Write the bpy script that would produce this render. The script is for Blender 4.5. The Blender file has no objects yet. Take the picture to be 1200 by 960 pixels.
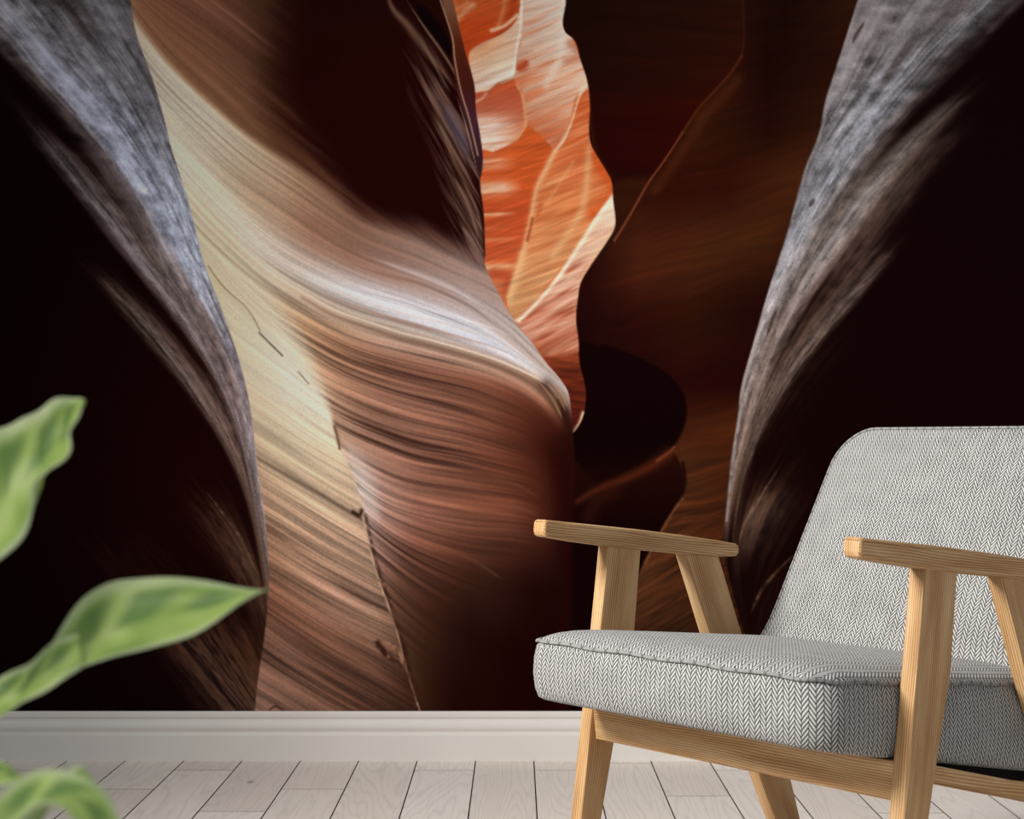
import bpy, bmesh, math, random
import numpy as np
from mathutils import Vector, Matrix

random.seed(7)
# ------------------------------------------------------------------ camera
FPX, CAMH, WALL = 1872.47, 0.7467, 3.771       # focal length in px (1200 px frame), camera height, wall distance
PX, PY = 605.0, 520.0                          # principal point of the photograph
sc = bpy.context.scene
cam_d = bpy.data.cameras.new('camera')
cam = bpy.data.objects.new('camera', cam_d)
sc.collection.objects.link(cam)
cam.location = (0, 0, CAMH)
cam.rotation_euler = (math.pi / 2, 0, 0)
cam_d.sensor_width = 36.0
cam_d.lens = FPX / 1200 * 36.0
cam_d.shift_x = (600 - PX) / 1200
cam_d.shift_y = (PY - 480) / 1200
cam_d.clip_start = 0.05
cam_d.dof.use_dof = True
cam_d.dof.focus_distance = 2.7
cam_d.dof.aperture_fstop = 14.0
sc.camera = cam
# ------------------------------------------------------------------ light and exposure
sc.view_settings.view_transform = 'Standard'
sc.view_settings.look = 'None'
sc.view_settings.gamma = 1.0
sc.view_settings.exposure = 0.0
sc.view_settings.use_curve_mapping = False
world = bpy.data.worlds.new('room_light')
sc.world = world
world.use_nodes = True
wb = world.node_tree.nodes['Background']
wb.inputs[0].default_value = (0.93, 0.96, 1.0, 1)
wb.inputs[1].default_value = 0.43


def area(name, loc, target, size, power, color, spread=180):
    d = bpy.data.lights.new(name, 'AREA')
    d.shape = 'DISK'
    d.size = size
    d.energy = power
    d.color = color
    d.spread = math.radians(spread)
    o = bpy.data.objects.new(name, d)
    sc.collection.objects.link(o)
    o.location = loc
    o.rotation_euler = (Vector(target) - Vector(loc)).to_track_quat('-Z', 'Y').to_euler()
    return o


area('soft_key_light', (-2.2, 0.9, 2.2), (0.7, 2.75, 0.6), 1.0, 25, (1.0, 0.98, 0.95), 60)
area('leaf_fill_light', (-0.75, -0.55, 1.9), (-0.3, 0.62, 0.62), 0.5, 1.3, (1.0, 0.97, 0.9), 60)  # added fill light with no real source, brightens the near leaves

# ------------------------------------------------------------------ helpers
C = sc.collection


def P3(px, py, Y):
    """photo pixel -> point at distance Y from the camera plane"""
    return Vector(((px - PX) / FPX * Y, Y, CAMH - (py - PY) / FPX * Y))


def link(name, me, mat=None, parent=None):
    o = bpy.data.objects.new(name, me)
    C.objects.link(o)
    if mat is not None and not me.materials:
        me.materials.append(mat)
    if parent is not None:
        o.parent = parent
    return o


def tag(o, label=None, cat=None, group=None, kind=None):
    for k, v in (('label', label), ('category', cat), ('group', group), ('kind', kind)):
        if v:
            o[k] = v
    return o


def bm_mesh(name, bm, smooth=True):
    me = bpy.data.meshes.new(name)
    bm.normal_update()
    bm.to_mesh(me)
    bm.free()
    if smooth:
        me.polygons.foreach_set('use_smooth', [True] * len(me.polygons))
    return me


class NT:
    """tiny node-tree helper"""
    def __init__(self, name, rough=0.6, spec=0.3):
        self.m = bpy.data.materials.new(name)
        self.m.use_nodes = True
        self.t = self.m.node_tree
        self.b = self.t.nodes['Principled BSDF']
        self.b.inputs['Roughness'].default_value = rough
        self.b.inputs['Specular IOR Level'].default_value = spec

    def n(self, kind, **kw):
        nd = self.t.nodes.new(kind)
        for k, v in kw.items():
            setattr(nd, k, v)
        return nd

    def l(self, a, b):
        self.t.links.new(a, b)

    def set(self, sock, v):
        if hasattr(v, 'is_linked') or isinstance(v, bpy.types.NodeSocket):
            self.l(v, sock)
        else:
            sock.default_value = v

    def math(self, op, a, b=None, c=None):
        nd = self.n('ShaderNodeMath', operation=op)
        for i, v in enumerate((a, b, c)):
            if v is not None:
                self.set(nd.inputs[i], v)
        return nd.outputs[0]

    def mix(self, fac, a, b, blend='MIX'):
        nd = self.n('ShaderNodeMix', data_type='RGBA', blend_type=blend)
        self.set(nd.inputs[0], fac)
        self.set(nd.inputs[6], a)
        self.set(nd.inputs[7], b)
        return nd.outputs[2]

    def ramp(self, fac, stops, interp='LINEAR'):
        nd = self.n('ShaderNodeValToRGB')
        nd.color_ramp.interpolation = interp
        while len(nd.color_ramp.elements) < len(stops):
            nd.color_ramp.elements.new(0.5)
        for e, (p, c) in zip(nd.color_ramp.elements, stops):
            e.position = p
            e.color = c if len(c) == 4 else (*c, 1)
        self.set(nd.inputs[0], fac)
        return nd.outputs[0]

    def noise(self, vec, scale, detail=2, rough=0.5):
        nd = self.n('ShaderNodeTexNoise')
        self.set(nd.inputs['Vector'], vec)
        nd.inputs['Scale'].default_value = scale
        nd.inputs['Detail'].default_value = detail
        nd.inputs['Roughness'].default_value = rough
        return nd.outputs[0]

    def mapping(self, vec, scale=(1, 1, 1), loc=(0, 0, 0)):
        nd = self.n('ShaderNodeMapping')
        self.l(vec, nd.inputs[0])
        self.set(nd.inputs['Location'], loc)
        nd.inputs['Scale'].default_value = scale
        return nd.outputs[0]

    def bump(self, h, strength, dist):
        nd = self.n('ShaderNodeBump')
        nd.inputs['Strength'].default_value = strength
        nd.inputs['Distance'].default_value = dist
        self.l(h, nd.inputs['Height'])
        self.l(nd.outputs[0], self.b.inputs['Normal'])


def srgb(r, g, b):
    def f(c):
        c = c / 255
        return c / 12.92 if c <= 0.04045 else ((c + 0.055) / 1.055) ** 2.4
    return (f(r), f(g), f(b), 1)


# ------------------------------------------------------------------ materials
def mat_paint():
    m = NT('baseboard_paint', 0.45, 0.35)
    tc = m.n('ShaderNodeTexCoord')
    n = m.noise(tc.outputs['Object'], 3, 3)
    m.l(m.ramp(n, [(0.3, srgb(214, 208, 200)), (0.7, srgb(222, 217, 210))]), m.b.inputs['Base Color'])
    return m.m


def mat_wall():
    m = NT('plain_wall_paint', 0.9, 0.1)
    tc = m.n('ShaderNodeTexCoord')
    n = m.noise(tc.outputs['Object'], 40, 3)
    m.l(m.ramp(n, [(0.3, srgb(206, 200, 192)), (0.7, srgb(212, 207, 200))]), m.b.inputs['Base Color'])
    return m.m


def mat_plank():
    m = NT('whitewashed_oak', 0.6, 0.25)
    tc = m.n('ShaderNodeTexCoord')
    oi = m.n('ShaderNodeObjectInfo')
    off = m.n('ShaderNodeCombineXYZ')
    m.l(m.math('MULTIPLY', oi.outputs['Random'], 37.0), off.inputs[0])
    m.l(m.math('MULTIPLY', oi.outputs['Random'], 91.0), off.inputs[1])
    v = m.mapping(tc.outputs['Object'], (1, 0.075, 1), off.outputs[0])
    # cathedral grain: contour lines of a stretched noise field
    base = m.noise(v, 7, 2, 0.45)
    rings = m.math('PINGPONG', m.math('MULTIPLY', base, 34.0), 0.5)
    grain = m.ramp(rings, [(0.0, (1, 1, 1)), (0.12, (0.25, 0.25, 0.25)), (0.32, (0, 0, 0))])
    fine = m.noise(m.mapping(tc.outputs['Object'], (160, 9, 1), off.outputs[0]), 1, 2, 0.6)
    tone = m.ramp(oi.outputs['Random'], [(0.0, srgb(220, 207, 197)), (0.35, srgb(234, 224, 214)), (0.7, srgb(238, 230, 222)), (1.0, srgb(226, 212, 200))])
    pat = m.noise(v, 3, 2)
    c = m.mix(m.math('MULTIPLY', pat, 0.35), tone, srgb(218, 206, 196))
    c = m.mix(m.math('MULTIPLY', grain, 0.24), c, srgb(168, 156, 146))
    c = m.mix(m.math('MULTIPLY', m.ramp(fine, [(0.5, (0, 0, 0)), (0.75, (1, 1, 1))]), 0.22), c, srgb(180, 170, 162))
    # few small knots
    vo = m.n('ShaderNodeTexVoronoi')
    m.l(m.mapping(tc.outputs['Object'], (1, 0.6, 1), off.outputs[0]), vo.inputs['Vector'])
    vo.inputs['Scale'].default_value = 3.2
    c = m.mix(m.ramp(vo.outputs['Distance'], [(0.0, (0.8, 0.8, 0.8)), (0.02, (0.5, 0.5, 0.5)), (0.035, (0, 0, 0))]), c, srgb(120, 96, 78))
    m.l(c, m.b.inputs['Base Color'])
    m.bump(m.math('SUBTRACT', fine, grain), 0.15, 0.001)
    return m.m


def mat_subfloor():
    m = NT('dark_joint', 0.9, 0.0)
    tc = m.n('ShaderNodeTexCoord')
    m.l(m.ramp(m.noise(tc.outputs['Object'], 20), [(0.3, srgb(84, 74, 65)), (0.7, srgb(104, 93, 83))]), m.b.inputs['Base Color'])
    return m.m


def mat_wood():
    """oiled ash: UV.x runs along the grain, UV.y across (metres)"""
    m = NT('oiled_ash', 0.5, 0.3)
    uv = m.n('ShaderNodeUVMap')
    uv.uv_map = 'UVMap'
    v = uv.outputs[0]
    warp = m.noise(m.mapping(v, (3, 14, 1)), 1, 2)
    sep = m.n('ShaderNodeSeparateXYZ')
    m.l(v, sep.inputs[0])
    y = m.math('ADD', sep.outputs[1], m.math('MULTIPLY', warp, 0.02))
    lines = m.math('PINGPONG', m.math('MULTIPLY', y, 270.0), 0.5)
    lines = m.ramp(lines, [(0.0, (1, 1, 1)), (0.22, (0.55, 0.55, 0.55)), (0.5, (0, 0, 0))])
    pores = m.noise(m.mapping(v, (45, 1100, 1)), 1, 3, 0.6)
    broad = m.noise(m.mapping(v, (5, 42, 1)), 1, 3)
    c = m.ramp(broad, [(0.25, srgb(184, 140, 92)), (0.5, srgb(208, 168, 118)), (0.75, srgb(224, 190, 144))])
    c = m.mix(m.math('MULTIPLY', lines, m.ramp(broad, [(0.3, (1, 1, 1)), (0.7, (0.6, 0.6, 0.6))])), c, srgb(128, 84, 44))
    c = m.mix(m.math('MULTIPLY', m.ramp(pores, [(0.52, (0, 0, 0)), (0.72, (1, 1, 1))]), 0.4), c, srgb(140, 100, 60))
    m.l(c, m.b.inputs['Base Color'])
    m.bump(pores, 0.2, 0.0006)
    return m.m


def mat_fabric():
    """herringbone wool: UV in metres, columns run along V"""
    m = NT('herringbone_wool', 0.95, 0.05)
    uv = m.n('ShaderNodeUVMap')
    uv.uv_map = 'UVMap'
    wob = m.noise(m.mapping(uv.outputs[0], (90, 90, 1)), 1, 2)
    sep = m.n('ShaderNodeSeparateXYZ')
    m.l(uv.outputs[0], sep.inputs[0])
    u = m.math('ADD', sep.outputs[0], m.math('MULTIPLY', wob, 0.0012))
    col = 0.0093                                             # half of one chevron
    tri = m.math('PINGPONG', u, col)
    ph = m.math('ADD', sep.outputs[1], m.math('MULTIPLY', tri, 1.35))
    par = m.math('FLOORED_MODULO', m.math('FLOOR', m.math('DIVIDE', u, col)), 2.0)   # break at every second column
    ph = m.math('ADD', ph, m.math('MULTIPLY', par, 0.0026))
    ph = m.math('ADD', ph, m.math('MULTIPLY', wob, 0.0012))
    st = m.math('PINGPONG', m.math('DIVIDE', ph, 0.0072), 0.5)   # 0 .. 0.5
    yarn = m.noise(m.mapping(uv.outputs[0], (900, 900, 1)), 1, 2, 0.7)
    big = m.noise(m.mapping(uv.outputs[0], (28, 28, 1)), 1, 2)
    k = m.math('ADD', m.math('MULTIPLY', st, 2.0), m.math('MULTIPLY', m.math('SUBTRACT', yarn, 0.5), 0.75))
    k = m.math('ADD', k, m.math('MULTIPLY', m.math('SUBTRACT', big, 0.5), 0.25))
    edge = m.math('MINIMUM', tri, m.math('SUBTRACT', col, tri))
    k = m.math('SUBTRACT', k, m.ramp(m.math('DIVIDE', edge, col), [(0.0, (0.42, 0.42, 0.42)), (0.16, (0, 0, 0))]))
    c = m.ramp(k, [(0.12, srgb(62, 61, 60)), (0.45, srgb(134, 132, 129)), (0.88, srgb(200, 198, 194))])
    m.l(c, m.b.inputs['Base Color'])
    m.b.inputs['Sheen Weight'].default_value = 0.12
    m.bump(k, 0.45, 0.0015)
    return m.m


def mat_webbing():
    m = NT('black_webbing', 0.9, 0.1)
    tc = m.n('ShaderNodeTexCoord')
    m.l(m.ramp(m.noise(tc.outputs['Object'], 300), [(0.3, srgb(28, 25, 23)), (0.7, srgb(44, 40, 37))]), m.b.inputs['Base Color'])
    return m.m


def mat_leaf():
    m = NT('variegated_shaded_leaf', 0.45, 0.4)
    uv = m.n('ShaderNodeUVMap')
    uv.uv_map = 'UVMap'
    sep = m.n('ShaderNodeSeparateXYZ')
    m.l(uv.outputs[0], sep.inputs[0])
    across = m.math('ABSOLUTE', m.math('SUBTRACT', sep.outputs[1], 0.5))       # 0 midrib .. 0.5 margin
    bl = m.noise(m.mapping(uv.outputs[0], (3.0, 1.6, 1)), 1, 1)
    veins = m.math('PINGPONG', m.math('ADD', m.math('MULTIPLY', sep.outputs[0], 3.4), m.math('MULTIPLY', across, -1.6)), 0.5)
    c = m.ramp(bl, [(0.34, srgb(156, 186, 94)), (0.52, srgb(192, 216, 120)), (0.68, srgb(220, 234, 160))])
    # shade on one folded half, painted as darker green between the side veins
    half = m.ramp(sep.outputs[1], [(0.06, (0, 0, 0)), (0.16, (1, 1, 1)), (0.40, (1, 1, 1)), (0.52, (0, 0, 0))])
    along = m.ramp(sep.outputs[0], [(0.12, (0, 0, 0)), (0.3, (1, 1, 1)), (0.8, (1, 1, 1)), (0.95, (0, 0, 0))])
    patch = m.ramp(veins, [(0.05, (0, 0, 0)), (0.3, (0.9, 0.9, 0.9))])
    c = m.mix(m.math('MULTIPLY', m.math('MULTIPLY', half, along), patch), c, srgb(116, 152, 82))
    c = m.mix(m.ramp(across, [(0.38, (0, 0, 0)), (0.5, (0.7, 0.7, 0.7))]), c, srgb(222, 230, 198))
    m.l(c, m.b.inputs['Base Color'])
    tr = m.n('ShaderNodeBsdfTranslucent')
    m.l(c, tr.inputs[0])
    ms = m.n('ShaderNodeMixShader')
    ms.inputs[0].default_value = 0.25
    m.l(m.b.outputs[0], ms.inputs[1])
    m.l(tr.outputs[0], ms.inputs[2])
    m.l(ms.outputs[0], m.t.nodes['Material Output'].inputs[0])
    return m.m


def mat_simple(name, c1, c2, scale, rough=0.7, spec=0.2):
    m = NT(name, rough, spec)
    tc = m.n('ShaderNodeTexCoord')
    m.l(m.ramp(m.noise(tc.outputs['Object'], scale, 3), [(0.3, c1), (0.7, c2)]), m.b.inputs['Base Color'])
    return m.m


def mat_mural():
    m = NT('printed_wallpaper', 0.95, 0.02)
    at = m.n('ShaderNodeVertexColor')
    at.layer_name = 'print'
    tc = m.n('ShaderNodeTexCoord')
    g = m.noise(tc.outputs['Object'], 420, 2, 0.6)
    g = m.ramp(g, [(0.25, (0.86, 0.86, 0.86)), (0.75, (1.1, 1.1, 1.1))])
    m.l(m.mix(1.0, at.outputs[0], g, 'MULTIPLY'), m.b.inputs['Base Color'])
    return m.m


M_WOOD, M_FAB, M_PLANK = mat_wood(), mat_fabric(), mat_plank()

# ------------------------------------------------------------------ setting: floor, wall, baseboard
XW = 2.6
bm = bmesh.new()
bmesh.ops.create_cube(bm, size=1, matrix=Matrix.Translation((0, 1.4, -0.04)) @ Matrix.Diagonal((2 * XW, 4.8, 0.05, 1)))
M_JOINT = mat_subfloor()
floor = tag(link('floor', bm_mesh('floor', bm, False), M_JOINT), 'pale whitewashed oak plank floor with thin dark joints', kind='structure')

bm = bmesh.new()
bmesh.ops.create_cube(bm, size=1, matrix=Matrix.Translation((0, WALL + 0.06, 1.3)) @ Matrix.Diagonal((2 * XW, 0.12, 2.7, 1)))
tag(link('wall_back', bm_mesh('wall_back', bm, False), mat_wall()), 'plain wall carrying the canyon mural', kind='structure')

PW = 68.2 / FPX * WALL                          # plank width
X_LINE = (625.6 - PX) / FPX * WALL              # one joint line seen in the photograph
KNOWN = {-7: 3.452, -5: 3.243, -4: 3.452, 1: 3.73, 2: 3.385, 5: 3.229}   # end joints read off the photograph
plank_cache = {}


def plank_mesh(length):
    key = round(length, 3)
    if key not in plank_cache:
        b = bmesh.new()
        bmesh.ops.create_cube(b, size=1, matrix=Matrix.Translation((0, length / 2, -0.0075)) @ Matrix.Diagonal((PW - 0.0017, length - 0.0020, 0.015, 1)))
        top = [e for e in b.edges if all(v.co.z > -0.001 for v in e.verts)]
        bmesh.ops.bevel(b, geom=top, offset=0.0006, segments=1, affect='EDGES')
        b.normal_update()
        for f in b.faces:
            f.material_index = 0 if f.normal.z > 0.9 else 1
        plank_cache[key] = bm_mesh('plank', b, False)
        plank_cache[key].materials.append(M_PLANK)
        plank_cache[key].materials.append(M_JOINT)
    return plank_cache[key]


LEN = 1.05
for k in range(-19, 19):
    x = X_LINE + (k + 0.5) * PW
    if abs(x) > XW - PW / 2:
        continue
    j = KNOWN.get(k, WALL - random.choice([0.12, 0.66, 0.72, 0.8, 0.88, 0.95]))
    cuts = [WALL - 0.001, j]
    while cuts[-1] > -0.9:
        cuts.append(cuts[-1] - LEN)
    cuts[-1] = -0.98
    for a, b_ in zip(cuts[1:], cuts[:-1]):
        L = b_ - a
        if L < 0.02:
            continue
        p = link('plank', plank_mesh(L), None, floor)
        p.location = (x, a, 0)

# baseboard: moulded profile swept along the wall (depth from wall, height)
prof = [(0, 0.0), (0.0135, 0.0), (0.0140, 0.0600), (0.0136, 0.0612), (0.0118, 0.0622), (0.0112, 0.0640), (0.0105, 0.0662),
        (0.0102, 0.0690), (0.0118, 0.0722), (0.0135, 0.0765), (0.0140, 0.0815), (0.0132, 0.0865), (0.0112, 0.0905),
        (0.0088, 0.0930), (0.0078, 0.0962), (0.0078, 0.0992), (0.0100, 0.1012), (0.0108, 0.1040), (0.0106, 0.1130), (0.0090, 0.1158), (0, 0.1160)]
bm = bmesh.new()
rows = [[bm.verts.new((s * XW, WALL - d, z)) for d, z in prof] for s in (-1, 1)]
for i in range(len(prof) - 1):
    bm.faces.new((rows[0][i], rows[1][i], rows[1][i + 1], rows[0][i + 1]))
bm.faces.new(rows[0])
bm.faces.new(rows[1][::-1])
bmesh.ops.recalc_face_normals(bm, faces=bm.faces)
tag(link('baseboard_back', bm_mesh('baseboard_back', bm, False), mat_paint()), 'off-white moulded baseboard under the canyon mural', kind='structure')

# ------------------------------------------------------------------ wall mural: a flat print, painted by code
# all coordinates below are the print's own units (one unit = 1/FPX*WALL metres on the wall)
_rng = np.random.RandomState(11)
_LAT = _rng.rand(512, 512).astype(np.float32)


def vnoise(a, b):
    """smooth value noise, -1..1"""
    ia, ib = np.floor(a).astype(np.int64), np.floor(b).astype(np.int64)
    fa, fb = a - ia, b - ib
    fa, fb = fa * fa * (3 - 2 * fa), fb * fb * (3 - 2 * fb)
    i0, i1, j0, j1 = ia & 511, (ia + 1) & 511, ib & 511, (ib + 1) & 511
    return ((_LAT[i0, j0] * (1 - fa) + _LAT[i1, j0] * fa) * (1 - fb) + (_LAT[i0, j1] * (1 - fa) + _LAT[i1, j1] * fa) * fb) * 2 - 1


def fbm(a, b, oct=3, gain=0.55, seed=0):
    s, amp, tot = 0, 1.0, 0
    for o in range(oct):
        s = s + amp * vnoise(a * 2 ** o + seed * 17.3 + o * 5.1, b * 1.6 ** o + seed * 31.7 + o * 9.7)
        tot += amp
        amp *= gain
    return s / tot


def strata(S, b, comp, period, oct, gain, seed):
    """banding noise along S that drops the octaves too fine to show where the strata crowd together"""
    s, amp, tot = 0, 1.0, 0
    for o in range(oct):
        p = period / 2 ** o
        w = np.clip((p / comp - 0.75) / 0.75, 0, 1)
        s = s + amp * w * vnoise(S / p + seed * 17.3 + o * 5.1, b * 1.5 ** o + seed * 31.7 + o * 9.7)
        tot += amp
        amp *= gain
    return s / tot


def hermite(pts, a):
    """smooth curve through (a, b) points, linear beyond the ends"""
    pts = sorted(pts)
    xs, ys = np.array([p[0] for p in pts], float), np.array([p[1] for p in pts], float)
    if len(xs) == 1:
        return np.full_like(a, ys[0])
    d = np.diff(ys) / np.diff(xs)
    m = np.empty_like(ys)
    m[0], m[-1] = d[0], d[-1]
    m[1:-1] = (d[1:] + d[:-1]) / 2
    i = np.clip(np.searchsorted(xs, a) - 1, 0, len(xs) - 2)
    h = xs[i + 1] - xs[i]
    t = (a - xs[i]) / h
    tc = np.clip(t, 0, 1)
    y = (2 * tc ** 3 - 3 * tc ** 2 + 1) * ys[i] + (tc ** 3 - 2 * tc ** 2 + tc) * h * m[i] + (-2 * tc ** 3 + 3 * tc ** 2) * ys[i + 1] + (tc ** 3 - tc ** 2) * h * m[i + 1]
    return y + np.where(t < 0, t * h * m[0], 0) + np.where(t > 1, (t - 1) * h * m[-1], 0)


_CC = {}


def guide(pts, a, sig=5.0):
    """guide curve, smoothed so the strata sweep evenly"""
    key = (tuple(pts), sig)
    if key not in _CC:
        g = np.arange(-900.0, 2001.0, 4.0)
        v = hermite(pts, g)
        k = np.exp(-0.5 * (np.arange(-20, 21) / sig) ** 2)
        k /= k.sum()
        vp = np.concatenate([v[0] + (v[1] - v[0]) * np.arange(-20, 0), v, v[-1] + (v[-1] - v[-2]) * np.arange(1, 21)])
        _CC[key] = (g, np.convolve(vp, k, 'valid'))
    g, v = _CC[key]
    return np.interp(a, g, v)


def stops(st, a):
    st = sorted(st)
    xs = [s[0] for s in st]
    return np.stack([np.interp(a, xs, [s[1][k] for s in st]) for k in range(3)], -1)


def gmesh(a, b, rows, sig=5.0):
    """gradient mesh: rows = [(curve, colour stops)] in order of rising b. returns strata coordinate and colour"""
    B = [guide(c, a, sig) for c, _ in rows]
    for i in range(1, len(B)):
        B[i] = np.maximum(B[i], B[i - 1] + 0.6)
    ar = np.linspace(150, 650, 60)
    ref = [guide(c, ar, sig) for c, _ in rows]
    comp = np.ones_like(a)
    col = stops(rows[0][1], a)
    S = b - B[0]
    base = 0.0
    for i in range(len(B) - 1):
        gap = B[i + 1] - B[i]
        t = np.clip((b - B[i]) / gap, 0, 1)
        mean = max(2.0, float(np.median(ref[i + 1] - ref[i])))
        S = np.where(b > B[i], base + (b - B[i]) / gap * mean, S)
        comp = np.where(b > B[i], mean / gap, comp)
        base += mean
        ts = t * t * (3 - 2 * t) * 0.6 + t * 0.4
        c1 = stops(rows[i + 1][1], a)
        sel = (b > B[i])[:, None]
        col = np.where(sel, stops(rows[i][1], a) * (1 - ts[:, None]) + c1 * ts[:, None], col)
    S = np.where(b > B[-1], base + (b - B[-1]), S)
    return S, col, np.clip(comp, 0.35, 50)


def smooth_poly(pts, n=6, closed=True):
    P = np.array(pts, float)
    m = len(P)
    out = []
    for i in range(m if closed else m - 1):
        if closed:
            p0, p1, p2, p3 = P[(i - 1) % m], P[i], P[(i + 1) % m], P[(i + 2) % m]
        else:
            p0, p1, p2, p3 = P[max(i - 1, 0)], P[i], P[i + 1], P[min(i + 2, m - 1)]
        for k in range(n):
            t = k / n
            out.append(0.5 * ((2 * p1) + (-p0 + p2) * t + (2 * p0 - 5 * p1 + 4 * p2 - p3) * t * t + (-p0 + 3 * p1 - 3 * p2 + p3) * t ** 3))
    if not closed:
        out.append(P[-1])
    return np.array(out)


def seg_dist(x, y, Q, closed):
    """distance to a polyline and position along it (0..1)"""
    best = np.full(x.shape, 1e9)
    pos = np.zeros(x.shape)
    n = len(Q)
    m = n if closed else n - 1
    for i in range(m):
        (x0, y0), (x1, y1) = Q[i], Q[(i + 1) % n]
        dx, dy = x1 - x0, y1 - y0
        L = dx * dx + dy * dy + 1e-9
        t = np.clip(((x - x0) * dx + (y - y0) * dy) / L, 0, 1)
        d = (x - x0 - t * dx) ** 2 + (y - y0 - t * dy) ** 2
        u = d < best
        best = np.where(u, d, best)
        pos = np.where(u, (i + t) / m, pos)
    return np.sqrt(best), pos


def poly_alpha(x, y, pts, soft=1.2, n=5):
    """anti-aliased coverage of a smooth closed shape"""
    Q = smooth_poly(pts, n)
    al = np.zeros(x.shape)
    pad = soft * 2 + 2
    sel = np.where((x > Q[:, 0].min() - pad) & (x < Q[:, 0].max() + pad) & (y > Q[:, 1].min() - pad) & (y < Q[:, 1].max() + pad))[0]
    if not len(sel):
        return al
    xs, ys = x[sel], y[sel]
    ins = np.zeros(xs.shape, bool)
    for i in range(len(Q)):
        (x0, y0), (x1, y1) = Q[i], Q[(i + 1) % len(Q)]
        if y0 != y1:
            ins ^= ((y0 > ys) != (y1 > ys)) & (xs < (x1 - x0) * (ys - y0) / (y1 - y0) + x0)
    d, _ = seg_dist(xs, ys, Q, True)
    d = np.where(ins, d, -d)
    al[sel] = np.clip(d / (2 * soft) + 0.5, 0, 1)
    return al


def lay(col, al, c):
    """blend a colour (or colour array) over col"""
    return col * (1 - al[:, None]) + np.asarray(c, float) * al[:, None]


def stroke(x, y, col, pts, c, w, op=1.0, taper=(1, 1), noise=0.0, side=0, n=5):
    """soft brush stroke; side=+1/-1 keeps only one flank of the line"""
    Q = smooth_poly(pts, n, False)
    pad = w * 3 + 2
    sel = np.where((x > Q[:, 0].min() - pad) & (x < Q[:, 0].max() + pad) & (y > Q[:, 1].min() - pad) & (y < Q[:, 1].max() + pad))[0]
    if not len(sel):
        return col
    d, p = seg_dist(x[sel], y[sel], Q, False)
    if taper == 'both':
        tw = np.sin(np.clip(p, 0.001, 1) * np.pi)
    else:
        tw = taper[0] * (1 - p) + taper[1] * p
    a = np.exp(-(d / (w * np.maximum(tw, 0.05))) ** 2) * op * np.clip(tw * 1.6, 0, 1)
    if noise:
        a *= np.clip(1 + noise * 2 * vnoise(x[sel] / 5.0, y[sel] / 5.0), 0, 1.5)
    col[sel] = lay(col[sel], np.clip(a, 0, 1), c)
    return col


def vcat(*a):
    return list(a)


DARK = (21, 3, 3)


def rock_texture(x, y, S, col, comp, seed, blue, yb):
    """streaks along the strata S, rough grain, ragged edges towards the dark"""
    wob = fbm(y / 90, x / 90, 2, seed=seed + 3) * 1.6
    st = strata(S + wob, y / 230, comp, 13.0, 5, 0.95, seed + 1)
    st2 = strata(S + wob, y / 330, comp, 24.0, 3, 0.7, seed + 2)
    rough = strata(S + wob, y / 10.0, comp, 3.6, 2, 0.6, seed + 4)
    gr = fbm(x / 1.9, y / 1.9, 2, seed=seed + 5)
    n = 0.85 * st + 0.40 * st2 + 0.22 * rough
    lum = col.mean(1)
    f = np.clip((lum * (1 + 0.9 * n) - 13) / 44, 0, 1)
    f = f * f * (3 - 2 * f)
    dk = np.array((15.0, 2, 2)) + np.array((11.0, 1, 1)) * np.exp(-((x - 200) / 130) ** 2 - ((y - 540) / 190) ** 2)[:, None]
    col = dk + (col - dk) * f[:, None]
    k = np.clip((lum - 18) / 60, 0, 1)
    g_ = col.mean(1, keepdims=True)
    col = lay(col, k, (g_ + (col - g_) * 0.82) * 1.0)
    col = col * (1 + k[:, None] * (0.72 * st + 0.22 * st2 + 0.34 * rough + 0.15 * gr)[:, None])
    bl = np.clip((st2 * 0.6 + st) * 2.0 - 0.1, 0, 1) * k * np.clip((yb - y) / 160, 0, 1)
    col = lay(col, 0.42 * bl * np.clip((lum - 70) / 50, 0, 1), blue)
    br = np.clip(-st * 2.6 - 0.35, 0, 1) * k
    return lay(col, 0.55 * br, (62, 46, 40))


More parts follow.
